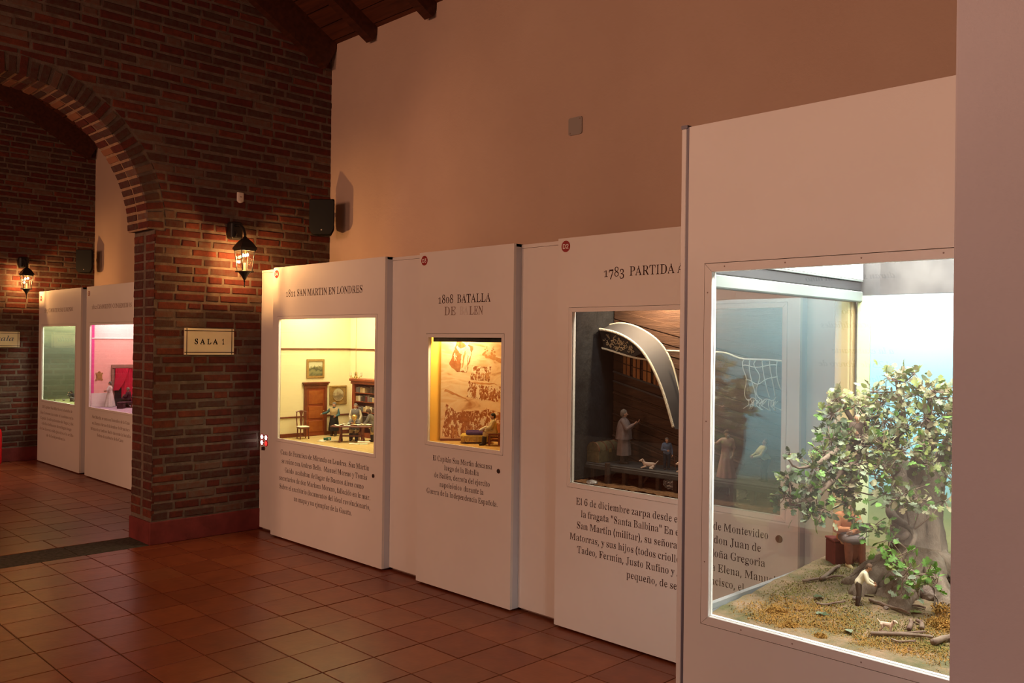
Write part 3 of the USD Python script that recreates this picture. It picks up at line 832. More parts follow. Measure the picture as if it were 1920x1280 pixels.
title(D3, "1808  BATALLA", -4.103, -3.635, 1.737, .050)
for s, xa, xb, m in (("DE", -4.043, -3.935, "ink_worn"), ("BAI", -3.905, -3.800, "ink_ghost"), ("LEN", -3.815, -3.697, "ink_worn")): title(D3, s, xa, xb, 1.665, .050, m=m)
caption(D3, [("El Capitán San Martin descansa", -4.135, -3.605, .778), ("luego de la Batalla", -4.025, -3.718, .729), ("de Bailén, derrota del ejercito", -4.118, -3.624, .676), ("napoleónico  durante la", -4.067, -3.674, .624), ("Guerra de la Independencia Española.", -4.189, -3.556, .571)])
button(D3, -3.553, .775)
light_hood(D3, "case_lamp", (-4.07, 3.62, 1.61), .20, .18, (1.0, .74, .36), 62.0)
D2 = display_case("white display case with a dark ship and quay scene, titled 1783 Partida", -3.118, -1.745, (-3.015, -1.827, .775, 1.667), mats=("black_film", "debris", "hull_wood", "black_film"), ib=3.83)
badge(D2, "D2", -3.065, 2.014)
title(D2, "1783  PARTIDA A", -2.810, -2.325, 1.84, .046)
caption(D2, [("El 6 de diciembre zarpa desde el", -2.975, -2.332, .668), ("puerto", -2.310, -2.180, .668), ("de Montevideo", -2.155, -1.879, .668), ('la fragata "Santa Balbina" En el', -2.940, -2.325, .607), ("mar", -2.290, -2.190, .607), ("don Juan de", -2.152, -1.914, .607),
             ("San Martín (militar), su señora", -2.968, -2.346, .545), ("esposa", -2.320, -2.195, .545), ("doña Gregoria", -2.172, -1.893, .545), ("Matorras, y sus hijos (todos criollos)", -3.015, -2.295, .481), ("Maria Elena, Manuel", -2.262, -1.842, .481),
             ("Tadeo, Fermín, Justo Rufino y Jose", -2.963, -2.262, .419), ("Francisco, el", -2.236, -1.993, .419), ("pequeño, de seis", -2.643, -2.310, .353)], cap=.035)
button(D2, -1.830, .678, .014, m="button_brown")
rect_light(D2.path + "/case_lamp", np.array([-2.66, 3.69, 1.87]) - D2.loc, (0, .72, -.70), .06, .05, (1.0, .72, .46), 1300.0)
light_hood(D2, "corner_lamp", (-2.95, 3.53, 1.90), .05, .05, (.92, .96, 1.0), 13.0)
light_hood(D2, "front_lamp", (-2.40, 3.53, 1.90), .9, .04, (1.0, .93, .86), 34.0)
D2.add("window_jamb_bead", box(-3.021, 3.466, .776, -3.011, 3.485, 1.667), "white_frame", world=True)
D2.add("window_sill", box(-3.015, 3.466, .764, -1.83, 3.479, .7765), "white_frame", world=True)
D3.add("lamp_shield", box(-4.19, 3.500, 1.505, -3.54, 3.506, 1.61), "black_film", world=True)
# ---- two cases of the second room
D5 = display_case("white display case in the second room with a pink-lit room and red curtain", -10.010, -8.60, (-9.905, -8.730, .760, 1.643), mats=("pink_wall", "lilac_floor", "pink_wall", "white_wall"))
badge(D5, "D5", -9.945, 1.985)
title(D5, "1812 CASAMIENTO CON REMEDIOS", -9.858, -8.782, 1.813, .045, m="ink_worn")
caption(D5, [("San Martin se casa con Remedios de la Casa", -9.806, -8.797, .647), ("en Buenos Aires el diciembre de Francisco", -9.803, -8.795, .580), ("Miranda y Andres Bello durante la batalla", -9.843, -8.767, .518), ("Sobre el escritorio de la Casa", -9.656, -8.952, .460)], m="ink_worn")
button(D5, -8.680, .643)
light_hood(D5, "case_lamp", (-9.35, 3.75, 1.92), .9, .30, (1.0, .78, .78), 14.0)
mural_mat("green_mural", [(0, (.13, .14, .075)), (.10, (.085, .092, .055)), (.30, (.105, .112, .075)), (.44, (.135, .145, .105)), (.52, (.10, .11, .08)), (.66, (.15, .165, .125)), (.78, (.21, .23, .16)), (.9, (.32, .34, .22)), (1, (.46, .47, .30))], 2.0, .42, (1, .5, 4), z0=.75, z1=1.66)
D6 = display_case("white display case in the second room with a dim green clouded backdrop", -11.60, -10.18, (-11.482, -10.345, .756, 1.634), mats=("green_mural", "green_floor", "green_mural", "laminate"))
badge(D6, "D6", -11.53, 1.975)
title(D6, "1813 COMBATE DE SAN LORENZO", -11.40, -10.427, 1.802, .045, m="ink_worn")
caption(D6, [("El Capitan San Martin en la batalla de", -11.437, -10.410, .659), ("San Lorenzo durante el combate en la", -11.503, -10.372, .586), ("Capital. Los franciscanos del lugar, y los", -11.500, -10.370, .521), ("criollos de Buenos Aires llegan luego", -11.444, -10.428, .458), ("de la derrota del ejercito a la orilla", -11.520, -10.365, .394), ("de la Independencia.", -11.272, -10.618, .328)], m="ink_worn")
D6.add("window_jamb_bead", box(-11.486, 3.466, .757, -11.470, 3.480, 1.634), "white_frame", world=True)
light_hood(D6, "case_lamp", (-10.6, 3.70, 1.92), .5, .25, (1.0, 1.0, .78), 75.0)


def infill(label, x0, x1, y=3.52, top=2.055, z0=.018):
    t = T("infill_panel", label, "panel", ((x0 + x1) / 2, y, 0))
    t.add("board", box(x0 + .001, y, z0, x1 - .001, y + .018, top - .022), "laminate", world=True)
    t.add("cap_rail", box(x0 + .001, y - .002, top - .02, x1 - .001, y + .2, top), "laminate", world=True)
    t.add("joint_backing", box(x0 + .001, y + .004, top - .03, x1 - .001, y + .016, top - .012), "seam", world=True)
    t.add("toe_plinth", box(x0 + .001, y + .03, 0, x1 - .001, y + .05, z0 + .03), "seam", world=True)
    return t


I4 = infill("narrow white infill panel with glowing indicator lamps between brick wall and first case", -6.345, -6.06)
infill("narrow white infill panel between the drawing room case and the battle mural case", -4.64, -4.284)
infill("narrow white infill panel between the battle mural case and the ship case", -3.45, -3.118)
infill("white infill panel right of the ship case, seen through the tree case's glass corner", -1.745, 1.5)
infill("white infill strip between the two cases of the second room", -10.18, -10.01)
infill("thin white infill strip between the far brick wall and the last case", -11.745, -11.60)
# indicator lamps on the first infill panel
for k, (x, z, m, lb) in enumerate(((-6.307, .735, "led_white", "upper left"), (-6.243, .733, "led_white", "upper right"), (-6.306, .690, "led_white", "lower left"), (-6.243, .687, "led_red", "lower right"))):
    l = T("indicator_lamp", "small round glowing %s indicator lamp, %s of the four beside the brick pillar" % ("red" if m == "led_red" else "white", lb), "indicator lamp", (x, 3.52, z))
    l.add("lens", hull(((x, 3.517, z), (.019, .006, .019)), fine=True), m, world=True)
    l.add("bezel", tube([(x + .021 * math.cos(q), 3.518, z + .021 * math.sin(q)) for q in np.linspace(0, 2 * PI, 20)], .004, 6, False), "extinguisher_red", world=True)
sw = T("key_switch", "small dark switch knob below the four glowing indicator lamps", "switch", (-6.275, 3.52, .645))
sw.add("collar", disc((-6.275, 3.514, .645), (0, -1, 0), .016, .006), "button_brown", world=True)
sw.add("knob", box(-6.279, 3.496, .632, -6.271, 3.515, .660, .002), "button_dark", world=True)

# ---- the nearest case, with a glass left side
TOP1 = 2.088
mural_mat("sky_mural", [(0, (.40, .42, .22)), (.12, (.36, .40, .20)), (.20, (.20, .27, .13)), (.255, (.17, .24, .13)), (.275, (.20, .40, .42)), (.40, (.20, .46, .56)), (.62, (.22, .52, .66)), (.85, (.34, .64, .76)), (1, (.50, .74, .82))], 3.0, .07, (1, 1, 3), z0=.78, z1=1.68)
D1 = display_case("nearest and largest-looking white display case with a big leafy tree scene behind glass", -1.335, .06, (-1.257, .0, .788, 1.694), front=2.0, depth=1.0, top=TOP1, mats=("laminate", "earth", "aluminium", "laminate"), ib=2.965, left_glass=True, zc=1.95)
D1.add("edge_board", box(-1.356, 1.998, .012, -1.340, 2.10, 2.085, .002), "laminate", world=True)
D1.add("corner_strip", box(-1.3405, 1.9995, .012, -1.3330, 2.03, 2.088), "metal_strip", world=True)
D1.add("edge_cap", box(-1.357, 1.997, 2.085, -1.337, 2.10, 2.094), "metal_strip", world=True)
D1.add("side_glass_pane", box(-1.290, 2.02, .786, -1.285, 2.955, 1.73), "glass", world=True)
D1.add("sky_backdrop", box(-1.235, 2.950, .78, .03, 2.960, 1.676), "sky_mural", world=True)
D1.add("backdrop_edge_board", box(-1.278, 2.945, .80, -1.236, 2.962, 1.676), "pale_green", world=True)
D1.add("corner_post", box(-1.350, 2.925, .78, -1.298, 2.965, 1.70, .004), "pine", world=True)
D1.add("corner_bead", box(-1.297, 2.930, .78, -1.2905, 2.960, 1.69, .002), "pine", world=True)
D1.add("glass_rail", box(-1.300, 2.02, 1.655, -1.262, 2.95, 1.690, .003), "rail_white", world=True)
D1.add("glass_rail", box(-1.292, 2.02, 1.692, -1.268, 2.95, 1.722, .002), "rail_dark", world=True)
D1.add("glass_rail", box(-1.290, 2.02, 1.723, -1.262, 2.95, 1.729, .001), "rail_white", world=True)
D1.add("inner_side_wall", box(-1.318, 2.02, 1.73, -1.262, 2.95, 1.95), "laminate", world=True)
D1.add("window_sill", box(-1.285, 2.011, .770, .02, 2.022, .7895), "white_frame", world=True)
D1.add("window_jamb_bead", box(-1.262, 2.010, .788, -1.256, 2.018, 1.694), "white_frame", world=True)
D1.add("lamp_valance", box(-1.045, 2.560, 1.655, -.01, 2.570, 1.949), "aluminium", world=True)
rr_ = random.Random(9)
for x, z in ((-1.270, 1.64), (-1.27, 1.30), (-1.27, .93), (-1.22, 1.707), (-1.05, 1.707), (-.86, 1.707), (-.68, 1.707), (-1.16, .776), (-1.02, .776), (-.85, .776)):
    D1.add("screw", disc((x, 1.9988, z), (0, -1, 0), .0021, .001, 8), "seam", world=True)
light_hood(D1, "case_lamp", (-1.00, 2.76, 1.92), .56, .14, (1.0, .97, .90), 62.0)
light_hood(D1, "front_lamp", (-.70, 2.22, 1.93), .9, .16, (1.0, .96, .88), 62.0)


# ================================================================== LANTERNS, SPEAKERS, SIGNS
def lantern(label, cx, cy, zg, wall_x, power, group):
    """Square wall lantern; zg: height of the glass top; (cx, cy): its axis."""
    t = T("wall_lantern", label, "lantern", (wall_x, cy, zg), group=None)
    a, b = .054, .040                      # half width at the top and bottom of the glass
    zt, zb = zg, zg - .158
    t.add("back_plate", hull(*[((wall_x + q_, cy + .012 + s_ * .030, zg + z_), .022) for q_ in (.012, .050) for s_ in (-1, 1) for z_ in (.115, .210)]), "black_iron", world=True)
    arm = [(wall_x + .02, cy, zg + .17), (wall_x + .07, cy, zg + .20), (wall_x + .14, cy, zg + .195), ((wall_x + cx) / 2 + .085, cy, zg + .165), (cx, cy, zg + .12)]
    t.add("arm", tube(arm, (.012, .011, .011, .010, .010), 8), "black_iron", world=True)
    t.add("scroll", tube([(wall_x + .02, cy, zg + .12), (wall_x + .06, cy, zg + .105), (wall_x + .085, cy, zg + .135), (wall_x + .07, cy, zg + .165)], .006, 6), "black_iron", world=True)
    roof = Manifold.hull_points(np.array([(cx + s * .066, cy + q * .066, z) for s in (-1, 1) for q in (-1, 1) for z in (zt + .004, zt + .018)] + [(cx + s * .040, cy + q * .040, zt + .062) for s in (-1, 1) for q in (-1, 1)] + [(cx + s * .016, cy + q * .016, zt + .090) for s in (-1, 1) for q in (-1, 1)]))
    t.add("roof", roof, "black_iron", world=True)
    t.add("finial", lathe([(.010, 0), (.017, .008), (.008, .018), (.012, .028), (.003, .042)], (cx, cy, zt + .088), 10), "black_iron", world=True)
    rim = [box(cx - a - .006, cy - a - .006, zt - .006, cx + a + .006, cy + a + .006, zt + .005)]
    t.add("top_rim", union([box(cx - a - .006, cy - a - .006, zt - .006, cx + a + .006, cy + a + .006, zt + .005, .001), ]) - box(cx - a + .004, cy - a + .004, zt - .02, cx + a - .004, cy + a - .004, zt + .004, .001), "black_iron", world=True)
    t.add("bottom_rim", box(cx - b - .012, cy - b - .012, zb - .010, cx + b + .012, cy + b + .012, zb, .003), "black_iron", world=True)
    for s in (-1, 1):
        for q in (-1, 1):
            t.add("corner_bar", tube([(cx + s * b, cy + q * b, zb), (cx + s * a, cy + q * a, zt)], .0042, 6), "black_iron", world=True)
    for nx, ny in ((1, 0), (-1, 0), (0, 1), (0, -1)):
        P = []
        for w, z in ((b - .004, zb), (a - .004, zt)):
            for s in (-1, 1):
                for k in (-.001, .001):
                    o = w + .004 + k
                    P.append((cx + nx * o + ny * s * w, cy + ny * o + nx * s * w, z))
        t.add("glass_pane", Manifold.hull_points(np.array(P)), "glass", world=True)
    t.add("base_cone", lathe([(.002, -.122), (.0045, -.118), (.0035, -.085), (.008, -.078), (.006, -.070), (.014, -.056), (.022, -.040), (.040, -.018), (.046, -.010)], (cx, cy, zb), 12), "black_iron", world=True)
    s_ = t.add("candle", tube([(cx, cy, zb), (cx, cy, zb + .062)], .009, 10), "candle_sleeve", world=True)
    for k, (dx, dy, dz) in enumerate(((.016, .014, -.036), (-.012, .012, -.038), (.004, -.016, -.042))):
        t.add("glowing_bulb", hull(((cx + dx, cy + dy, zt + dz), (.009, .009, .011)), ((cx + dx, cy + dy, zt + dz + .012), .004)), "lamp_glow", world=True)
        t.add("bulb_stem", tube([(cx + dx, cy + dy, zt - .026), (cx + dx * .6, cy + dy * .6, zt + .004)], .003, 6), "brass", world=True)
    sphere_light(t.path + "/bulb_light", np.array([cx, cy, zt - .075]) - t.loc, .013, (1.0, .47, .15), power)
    return t


lantern("lit black iron lantern on the near brick pillar above the white room sign", -6.135, 3.258, 2.182, XW, 2300.0, None)
lantern("small lit black iron lantern on the far brick wall of the second room", -11.54, 3.300, 2.245, XF, 2300.0, None)


def speaker(label, c, rz):
    t = T("wall_speaker", label, "loudspeaker", c, rz)
    body = union([Manifold.hull_points(np.array([(x, y * w, z) for x, w in ((-.07, .55), (.06, 1.0)) for y in (-.105, .105) for z in (-.10, .145)] + [(x, y * w, -.145) for x, w in ((-.06, .5), (.05, .8)) for y in (-.10, .10)]))])
    t.add("cabinet", soft(body, .02, 8), "black_plastic", smooth=50)
    g = Polygon([(-.098, .138), (.098, .138), (.098, -.09), (.074, -.138), (-.074, -.138), (-.098, -.09)]).buffer(-.02).buffer(.02)
    t.add("grille", extrude(g, .008, (.058, 0, 0), (0, 1, 0), (0, 0, 1)), "black_plastic")
    t.add("maker_badge", disc((.0668, 0, -.105), (1, 0, 0), .006, .001, 12), "grey_plate")
    t.add("bracket", tube([(-.06, 0, 0), (-.12, .0, .0), (-.17, 0, .02)], .014, 8), "black_plastic")
    return t


speaker("black loudspeaker high in the near corner of brick wall and plastered wall", (-6.150, 3.955, 2.505), -PI / 4)
speaker("black loudspeaker high on the far brick wall beside the pale plaster", (-11.56, 3.985, 2.462), -PI / 4)

Y_ = (0, 1, 0)
def wall_sign(label, X, y0, y1, z0, z1):
    t = T("room_sign", label, "sign", (X, (y0 + y1) / 2, z0))
    t.add("board", box(X + .001, y0, z0, X + .012, y1, z1, .002), "sign_cream", world=True)
    for q in (y0 + .016, y1 - .022):
        t.add("border_line", box(X + .0115, q, z0 + .001, X + .0126, q + .006, z1 - .001), "ink", world=True)
    for q in (z0 + .016, z1 - .022):
        t.add("border_line", box(X + .0115, y0 + .001, q, X + .0126, y1 - .001, q + .006), "ink", world=True)
    return t


s1 = wall_sign("cream room sign reading Sala 1 on the near brick pillar below the lantern", XW + .006, 2.884, 3.282, 1.385, 1.585)
yy = 2.962
for ch, wd in (("S", .030), ("A", .038), ("L", .032), ("A", .038), ("1", .020)):
    q_, w_ = text_shape(ch, SERIF)
    g = extrude(affinity.scale(q_.buffer(3.0), wd / w_, .038 / 80, origin=(0, 0)), .0006, (XW + .006 + .0121, yy, 1.466), Y_, Z_)
    s1.add("lettering", g, "ink_black", world=True)
    yy += wd + (.034 if ch == "A" and yy > 3.08 else .016)
s2 = wall_sign("pale room sign with faint script at the left edge, on the far brick wall", XF + .006, 2.90, 3.288, 1.379, 1.567)
s2.add("lettering", lettering("sala", ITALIC, (XF + .0181, 3.04, 1.455), Y_, Z_, .19, .06), "cloth_blue", world=True)

sn = T("motion_sensor", "small white motion sensor on the dark brick wall above the lantern", "sensor", (XW, 3.32, 2.61))
sn.add("housing", hull(((XW + .012, 3.305, 2.645), (.012, .012, .008)), ((XW + .012, 3.338, 2.645), (.012, .012, .008)), ((XW + .012, 3.305, 2.588), (.012, .012, .012)), ((XW + .012, 3.338, 2.588), (.012, .012, .012)), ((XW + .012, 3.321, 2.580), (.014, .02, .012))), "white_plastic", world=True)
sn.add("lens_slot", box(XW + .0235, 3.312, 2.612, XW + .0255, 3.330, 2.618), "button_brown", world=True)

pl = T("cover_plate", "grey square cover plate with two screws on the upper plastered wall", "cover plate", (-3.605, YW, 2.865))
P = Polygon([(-.055, -.055), (.055, -.055), (.055, .055), (-.055, .055)]).buffer(-.012).buffer(.012, 2)
pl.add("plate", extrude(P, .008, (-3.605, YW - .0005, 2.865), X_, Z_), "grey_plate", world=True)
for s in (-1, 1): pl.add("screw", disc((-3.605 + s * .040, YW - .0096, 2.865 + s * .042), (0, -1, 0), .0055, .002, 10), "seam", world=True)

ex = T("fire_extinguisher", "bright red fire extinguisher at the far left edge by the far brick wall", "fire extinguisher", (-11.62, 3.01, 0))
ex.add("cylinder", lathe([(.062, 0), (.068, .02), (.068, .36), (.058, .405), (.03, .43), (.022, .445)], (-11.62, 3.01, .0), 20), "extinguisher_red", world=True, smooth=40)
ex.add("valve", hull(((-11.62, 3.01, .455), .022), ((-11.60, 3.01, .48), .016)), "black_iron", world=True)
ex.add("handle", tube([(-11.62, 3.01, .49), (-11.58, 3.01, .505), (-11.54, 3.01, .50)], .008, 6), "black_iron", world=True)
ex.add("hose", tube([(-11.60, 3.01, .46), (-11.54, 2.99, .42), (-11.535, 2.98, .28), (-11.545, 2.98, .16)], .009, 8), "black_iron", world=True)

# ---- free-standing text panel across the room: its mirror image shows in the glass of the nearest case
tp = T("text_panel", "free-standing white panel of slanted script, facing the cases", "text panel", (-1.86, -.32, 0))
tp.add("board", box(-2.75, -.35, .55, -1.25, -.32, 2.05, .004), "light_panel", world=True, label="softly lit white board")
for x in (-2.6, -1.4): tp.add("foot", box(x - .03, -.60, 0, x + .03, -.10, .56, .004), "aluminium", world=True)
ITX = dict(ITALIC)
for s, z in (("duran su casa un nino", 1.842), ("breve tiempo", 1.668), ("en epocas dificiles", 1.600), ("a la exuberante", 1.470), ("el 25 de febrero de", 1.402), ("brillantes", 1.330)):
    g, wd = text_shape(s, ITX)
    sc_ = .030 / 80
    g = affinity.scale(g, sc_ * 1.15, sc_, origin=(0, 0))
    # reads along -x when seen from the cases (facing +y)
    tp.add("lettering", extrude(g, .001, (-1.70, -.3195, z), (-1, 0, 0), Z_), "ink_black", world=True)


# ================================================================== MODELLED PEOPLE (small scale figures, one continuous body each)
STAND = dict(pelvis=(0, 0, .52), chest=(0, 0, .73), neck=(0, 0, .845), head=(.008, 0, .928),
             sl=(0, .105, .795), sr=(0, -.105, .795), el=(-.01, .150, .63), er=(-.01, -.150, .63), wl=(.045, .160, .48), wr=(.045, -.160, .48),
             hl=(0, .052, .50), hr=(0, -.052, .50), kl=(.012, .060, .275), kr=(.012, -.060, .275), al=(-.01, .066, .045), ar=(-.01, -.066, .045))


def figure(name, label, loc, yaw, h, pose, skin, clothes, hair, hair_style="short", group=None, cat="figurine"):
    """Front along +x (turned by yaw). clothes: list of (part name, kind, material)."""
    J = {k: np.array(v, float) for k, v in {**STAND, **pose}.items()}
    n_ = lambda v: v / (np.linalg.norm(v) + 1e-9)
    face = n_(np.array(pose.get("look", (1, 0, 0)), float))
    t = T(name, label, cat, loc, yaw, group)
    up = n_(J["head"] - J["neck"])
    face = n_(face - up * (face @ up) * .6)
    H, N = J["head"], J["neck"]
    side = np.cross(up, face)

    def limb(a, ra, b, rb): return hull((J[a] if isinstance(a, str) else a, ra), (J[b] if isinstance(b, str) else b, rb))
    shoulder = n_(J["sl"] - J["sr"])
    hipax = n_(J["hl"] - J["hr"])
    tors = lambda o=0: [hull((J["sl"] - shoulder * .02, .040 + o), (J["sr"] + shoulder * .02, .040 + o), (J["chest"] + shoulder * .045, .072 + o), (J["chest"] - shoulder * .045, .072 + o)),
                        hull((J["chest"] + shoulder * .045, .070 + o), (J["chest"] - shoulder * .045, .070 + o), ((J["chest"] + J["pelvis"]) / 2 + shoulder * .03, .062 + o), ((J["chest"] + J["pelvis"]) / 2 - shoulder * .03, .062 + o)),
                        hull(((J["chest"] + J["pelvis"]) / 2 + shoulder * .03, .062 + o), ((J["chest"] + J["pelvis"]) / 2 - shoulder * .03, .062 + o), (J["pelvis"] + hipax * .04, .068 + o), (J["pelvis"] - hipax * .04, .068 + o))]
    arms = lambda o=0, fore=True: sum([[limb("s" + s, .036 + o, "e" + s, .028 + o)] + ([limb("e" + s, .027 + o, "w" + s, .019 + o)] if fore else []) for s in "lr"], [])
    legs = lambda o=0: sum([[limb("h" + s, .060 + o, "k" + s, .040 + o), limb("k" + s, .039 + o, "a" + s, .026 + o)] for s in "lr"], [])

    def feet(o=0):
        out = []
        for s in "lr":
            toe = n_(np.array(pose.get("toe", (1, 0, 0)), float))
            a = J["a" + s]
            out.append(hull((a - toe * .02 + (0, 0, -.012), .026 + o), (a + toe * .055 + (0, 0, -.022), .022 + o), (a + toe * .085 + (0, 0, -.027), .017 + o)))
        return out
    head = [hull((H + up * .012 - face * .008, .058), (H - up * .012 + face * .006, .050)), hull((H - up * .02 + face * .012, .044), (H - up * .050 + face * .026, .022)),
            hull((H - up * .052, .033), (N - up * .02, .038)), hull((H + face * .052 - up * .006, .006), (H + face * .066 - up * .022, .009)),
            hull((H + side * .057 - up * .008, (.010, .006, .016))), hull((H - side * .057 - up * .008, (.010, .006, .016)))]
    core = union(tors() + arms() + legs() + head + feet(-.003))
    core = soft(core, .035, 4)
    body = Manifold(manifold3d.Mesh(np.asarray(core.vertices, np.float32), np.asarray(core.faces, np.uint32)))
    hands = []
    for s in "lr":                      # palm, four fingers of unequal length, thumb from the side of the palm
        w, e = J["w" + s], J["e" + s]
        d = n_(w - e); sg = 1 if s == "l" else -1
        pal = n_(np.cross(d, np.cross(np.array(pose.get("palm", (0, -sg, .2)), float), d)) + 1e-4)
        ac = np.cross(d, pal)
        k = w + d * .048
        hands.append(hull((w, .017), (k + ac * .015, .011), (k - ac * .015, .011)))
        for q, L in ((.021, .034), (.007, .041), (-.007, .038), (-.020, .029)):
            f0 = k + ac * q
            f1 = f0 + d * L * .55 + pal * L * .18
            f2 = f1 + d * L * .30 + pal * L * .38
            hands += [hull((f0, .0072), (f1, .0066)), hull((f1, .0066), (f2, .0056))]
        th0 = w + d * .018 + ac * sg * -.014
        th1 = th0 + n_(d + pal * .5 - ac * sg * .9) * .030
        hands += [hull((th0, .009), (th1, .0075)), hull((th1, .0075), (th1 + n_(d + pal * .7) * .022, .006))]
    body = union([body] + hands)
    S = lambda g: rot(g, s=h)
    bp = t.add("body", S(body), skin, smooth=50)
    for sgn in (-1, 1):
        t.add("eye", S(hull((H + face * .048 + side * sgn * .019 + up * .002, .0050))), "eye_dark", parent=bp)
    t.add("mouth", S(hull((H + face * .046 - up * .034 + side * .010, .005), (H + face * .046 - up * .034 - side * .010, .005))), "lip", parent=bp)
    if hair_style != "bald":
        o = {"short": .006, "long": .010, "bun": .008, "cap": .012}[hair_style]
        hh = [hull((H + up * .022 - face * .018, .058 + o), (H - up * .012 - face * .030, .046 + o))]
        if hair_style == "bun": hh.append(hull((H + up * .045 - face * .055, .030)))
        if hair_style == "long": hh.append(hull((H - up * .0 - face * .035, .050), (N - face * .035 - up * .04, .042)))
        if hair_style == "cap": hh.append(hull((H + up * .035 + face * .01, .062), (H + up * .028 + face * .06, (.03, .03, .008))))
        t.add("hair" if hair_style != "cap" else "cap", S(soft(union(hh), .03, 2)), hair, parent=bp, smooth=60)
    for part, kind, m in clothes:
        o = .012
        if kind == "shirt": g = soft(union(tors(o) + arms(o)), .03, 3)
        elif kind == "vest": g = soft(union(tors(o + .006)), .03, 3)
        elif kind == "sleeves": g = soft(union(arms(.010)), .03, 3)
        elif kind == "coat":
            tails = [hull((J["pelvis"] + hipax * s * .05, .080), (J["k" + ("l" if s > 0 else "r")] + (-.03, s * .012, .06), .060)) for s in (-1, 1)]
            g = soft(union(tors(.020) + arms(.018) + tails), .028, 3)
        elif kind == "collar": g = soft(hull((N + (0, 0, -.03), .050), (N + (0, 0, .005), .040)), .02, 2)
        elif kind == "trousers":
            g = soft(union(legs(.012) + [hull((J["pelvis"] + hipax * .04, .074), (J["pelvis"] - hipax * .04, .074))]), .03, 3)
        elif kind == "boots":
            for s in "lr":
                q = [hull((J["k" + s] * .62 + J["a" + s] * .38, .056), (J["a" + s], .044))] + feet(.007)[("lr").index(s):("lr").index(s) + 1]
                t.add("boot", S(soft(union(q), .025, 2)), m, smooth=60)
            continue
        elif kind == "shoes":
            for s in (0, 1): t.add("shoe", S(soft(feet(.007)[s], .02, 1)), m, smooth=60)
            continue
        elif kind == "dress":
            ph = rng.uniform(0, 6)
            zs = np.linspace(.012, .66, 14)
            prof = [(.075 + .125 * (1 - z / .66) ** .8, z) for z in zs]
            g = lathe(prof, J["pelvis"] * (1, 1, 0), 40, (1.0, 1.0), fold=lambda a, z: .10 * math.sin(9 * a + ph + 3 * z) * max(0, 1 - z / .6) + .05 * math.sin(4 * a + ph) * max(0, 1 - z / .6))
        elif kind == "bodice": g = soft(union(tors(.014) + arms(.014, False)), .03, 3)
        elif kind == "cape":
            prof = [(.185, .46), (.175, .52), (.168, .60), (.155, .68), (.135, .76), (.095, .815), (.055, .845)]
            g = lathe(prof, (0, 0, 0), 30, (.82, 1.0), fold=lambda a, z: .06 * math.sin(8 * a + 1) * max(0, (.84 - z) / .4))
        elif kind == "greatcoat":
            prof = [(.150, .16), (.148, .25), (.140, .36), (.125, .50), (.115, .62)]
            g = lathe(prof, (0, 0, 0), 30, (.85, 1.0), fold=lambda a, z: .08 * math.sin(7 * a) * max(0, (.62 - z) / .4))
        elif kind == "skirt_lap":      # a long skirt over seated legs
            q = [hull((J["pelvis"] + hipax * .04, .078), (J["k" + k_], .056)) for k_ in "lr"] + [hull((J["k" + k_], .054), (J["a" + k_] + np.array([.01, 0, .03]), .040)) for k_ in "lr"] + [hull((J["kl"], .040), (J["kr"], .040), ((J["al"] + J["ar"]) / 2 + (-.03, 0, .05), .028))]
            g = soft(union(q), .03, 3)
        elif kind == "apron": g = soft(hull((J["pelvis"] + hipax * .045 + (.03, 0, .02), .074), (J["pelvis"] - hipax * .045 + (.03, 0, .02), .074), (J["kl"] + (0, 0, .02), .058), (J["kr"] + (0, 0, .02), .058), ), .03, 2)
        elif kind == "sash": g = soft(hull(((J["chest"] * .3 + J["pelvis"] * .7) + shoulder * .035, .078), ((J["chest"] * .3 + J["pelvis"] * .7) - shoulder * .035, .078)) ^ box(-1, -1, (J["chest"] * .3 + J["pelvis"] * .7)[2] - .022, 1, 1, (J["chest"] * .3 + J["pelvis"] * .7)[2] + .022, .001), .03, 0)
        t.add(part, S(g), m, smooth=60)
    return t, J


SIT = dict(pelvis=(0, 0, .30), chest=(.02, 0, .51), neck=(.03, 0, .625), head=(.045, 0, .705), sl=(.02, .105, .575), sr=(.02, -.105, .575),
           el=(.05, .150, .43), er=(.05, -.150, .43), wl=(.17, .09, .42), wr=(.17, -.09, .42), hl=(.02, .055, .29), hr=(.02, -.055, .29), kl=(.235, .075, .285), kr=(.235, -.075, .285), al=(.235, .080, .045), ar=(.235, -.080, .045))


# ================================================================== SCENE IN CASE D4: a drawing room
ZF = .752
XL = -5.984


def picture_mat(name, seed, sky, mid, dark, z0, z1):
    looks[name] = usdkit.material(stage, "/World/Looks/" + name, {
        "g": ("geometry", {}), "s": ("separate_xyz", {}), "mr": ("map_range", {"from_min": z0, "from_max": z1}), "m": ("mapping", {"location": (seed, seed, seed)}),
        "n": ("noise_texture", {"scale": 26, "detail": 6}), "k": ("math", {"math_type": "multiply_add", "value2": .7, "value3": -.35}), "a": ("math", {"math_type": "add"}),
        "r": ("rgb_ramp", {"ramp": [(0, dark), (.28, mid), (.45, dark), (.58, mid), (.66, sky), (1, sky)]}), "p": ("principled_bsdf", {"roughness": .5})},
        [("g.position", "s.vector"), ("s.z", "mr.value"), ("g.position", "m.vector"), ("m.vector", "n.vector"), ("n.fac", "k.value1"), ("mr.result", "a.value1"), ("k.value", "a.value2"), ("a.value", "r.fac"), ("r.color", "p.base_color")], surface="p.BSDF")


for z, h, nm in ((1.430, .012, "picture_rail"), (.902, .011, "chair_rail"), (ZF + .001, .030, "skirting_board")):
    D4.add(nm, box(XL, 3.485, z, XL + .008, 4.12, z + h, .001), "walnut", world=True)
    D4.add(nm, box(XL, 4.112, z, -4.68, 4.12, z + h, .001), "walnut", world=True)

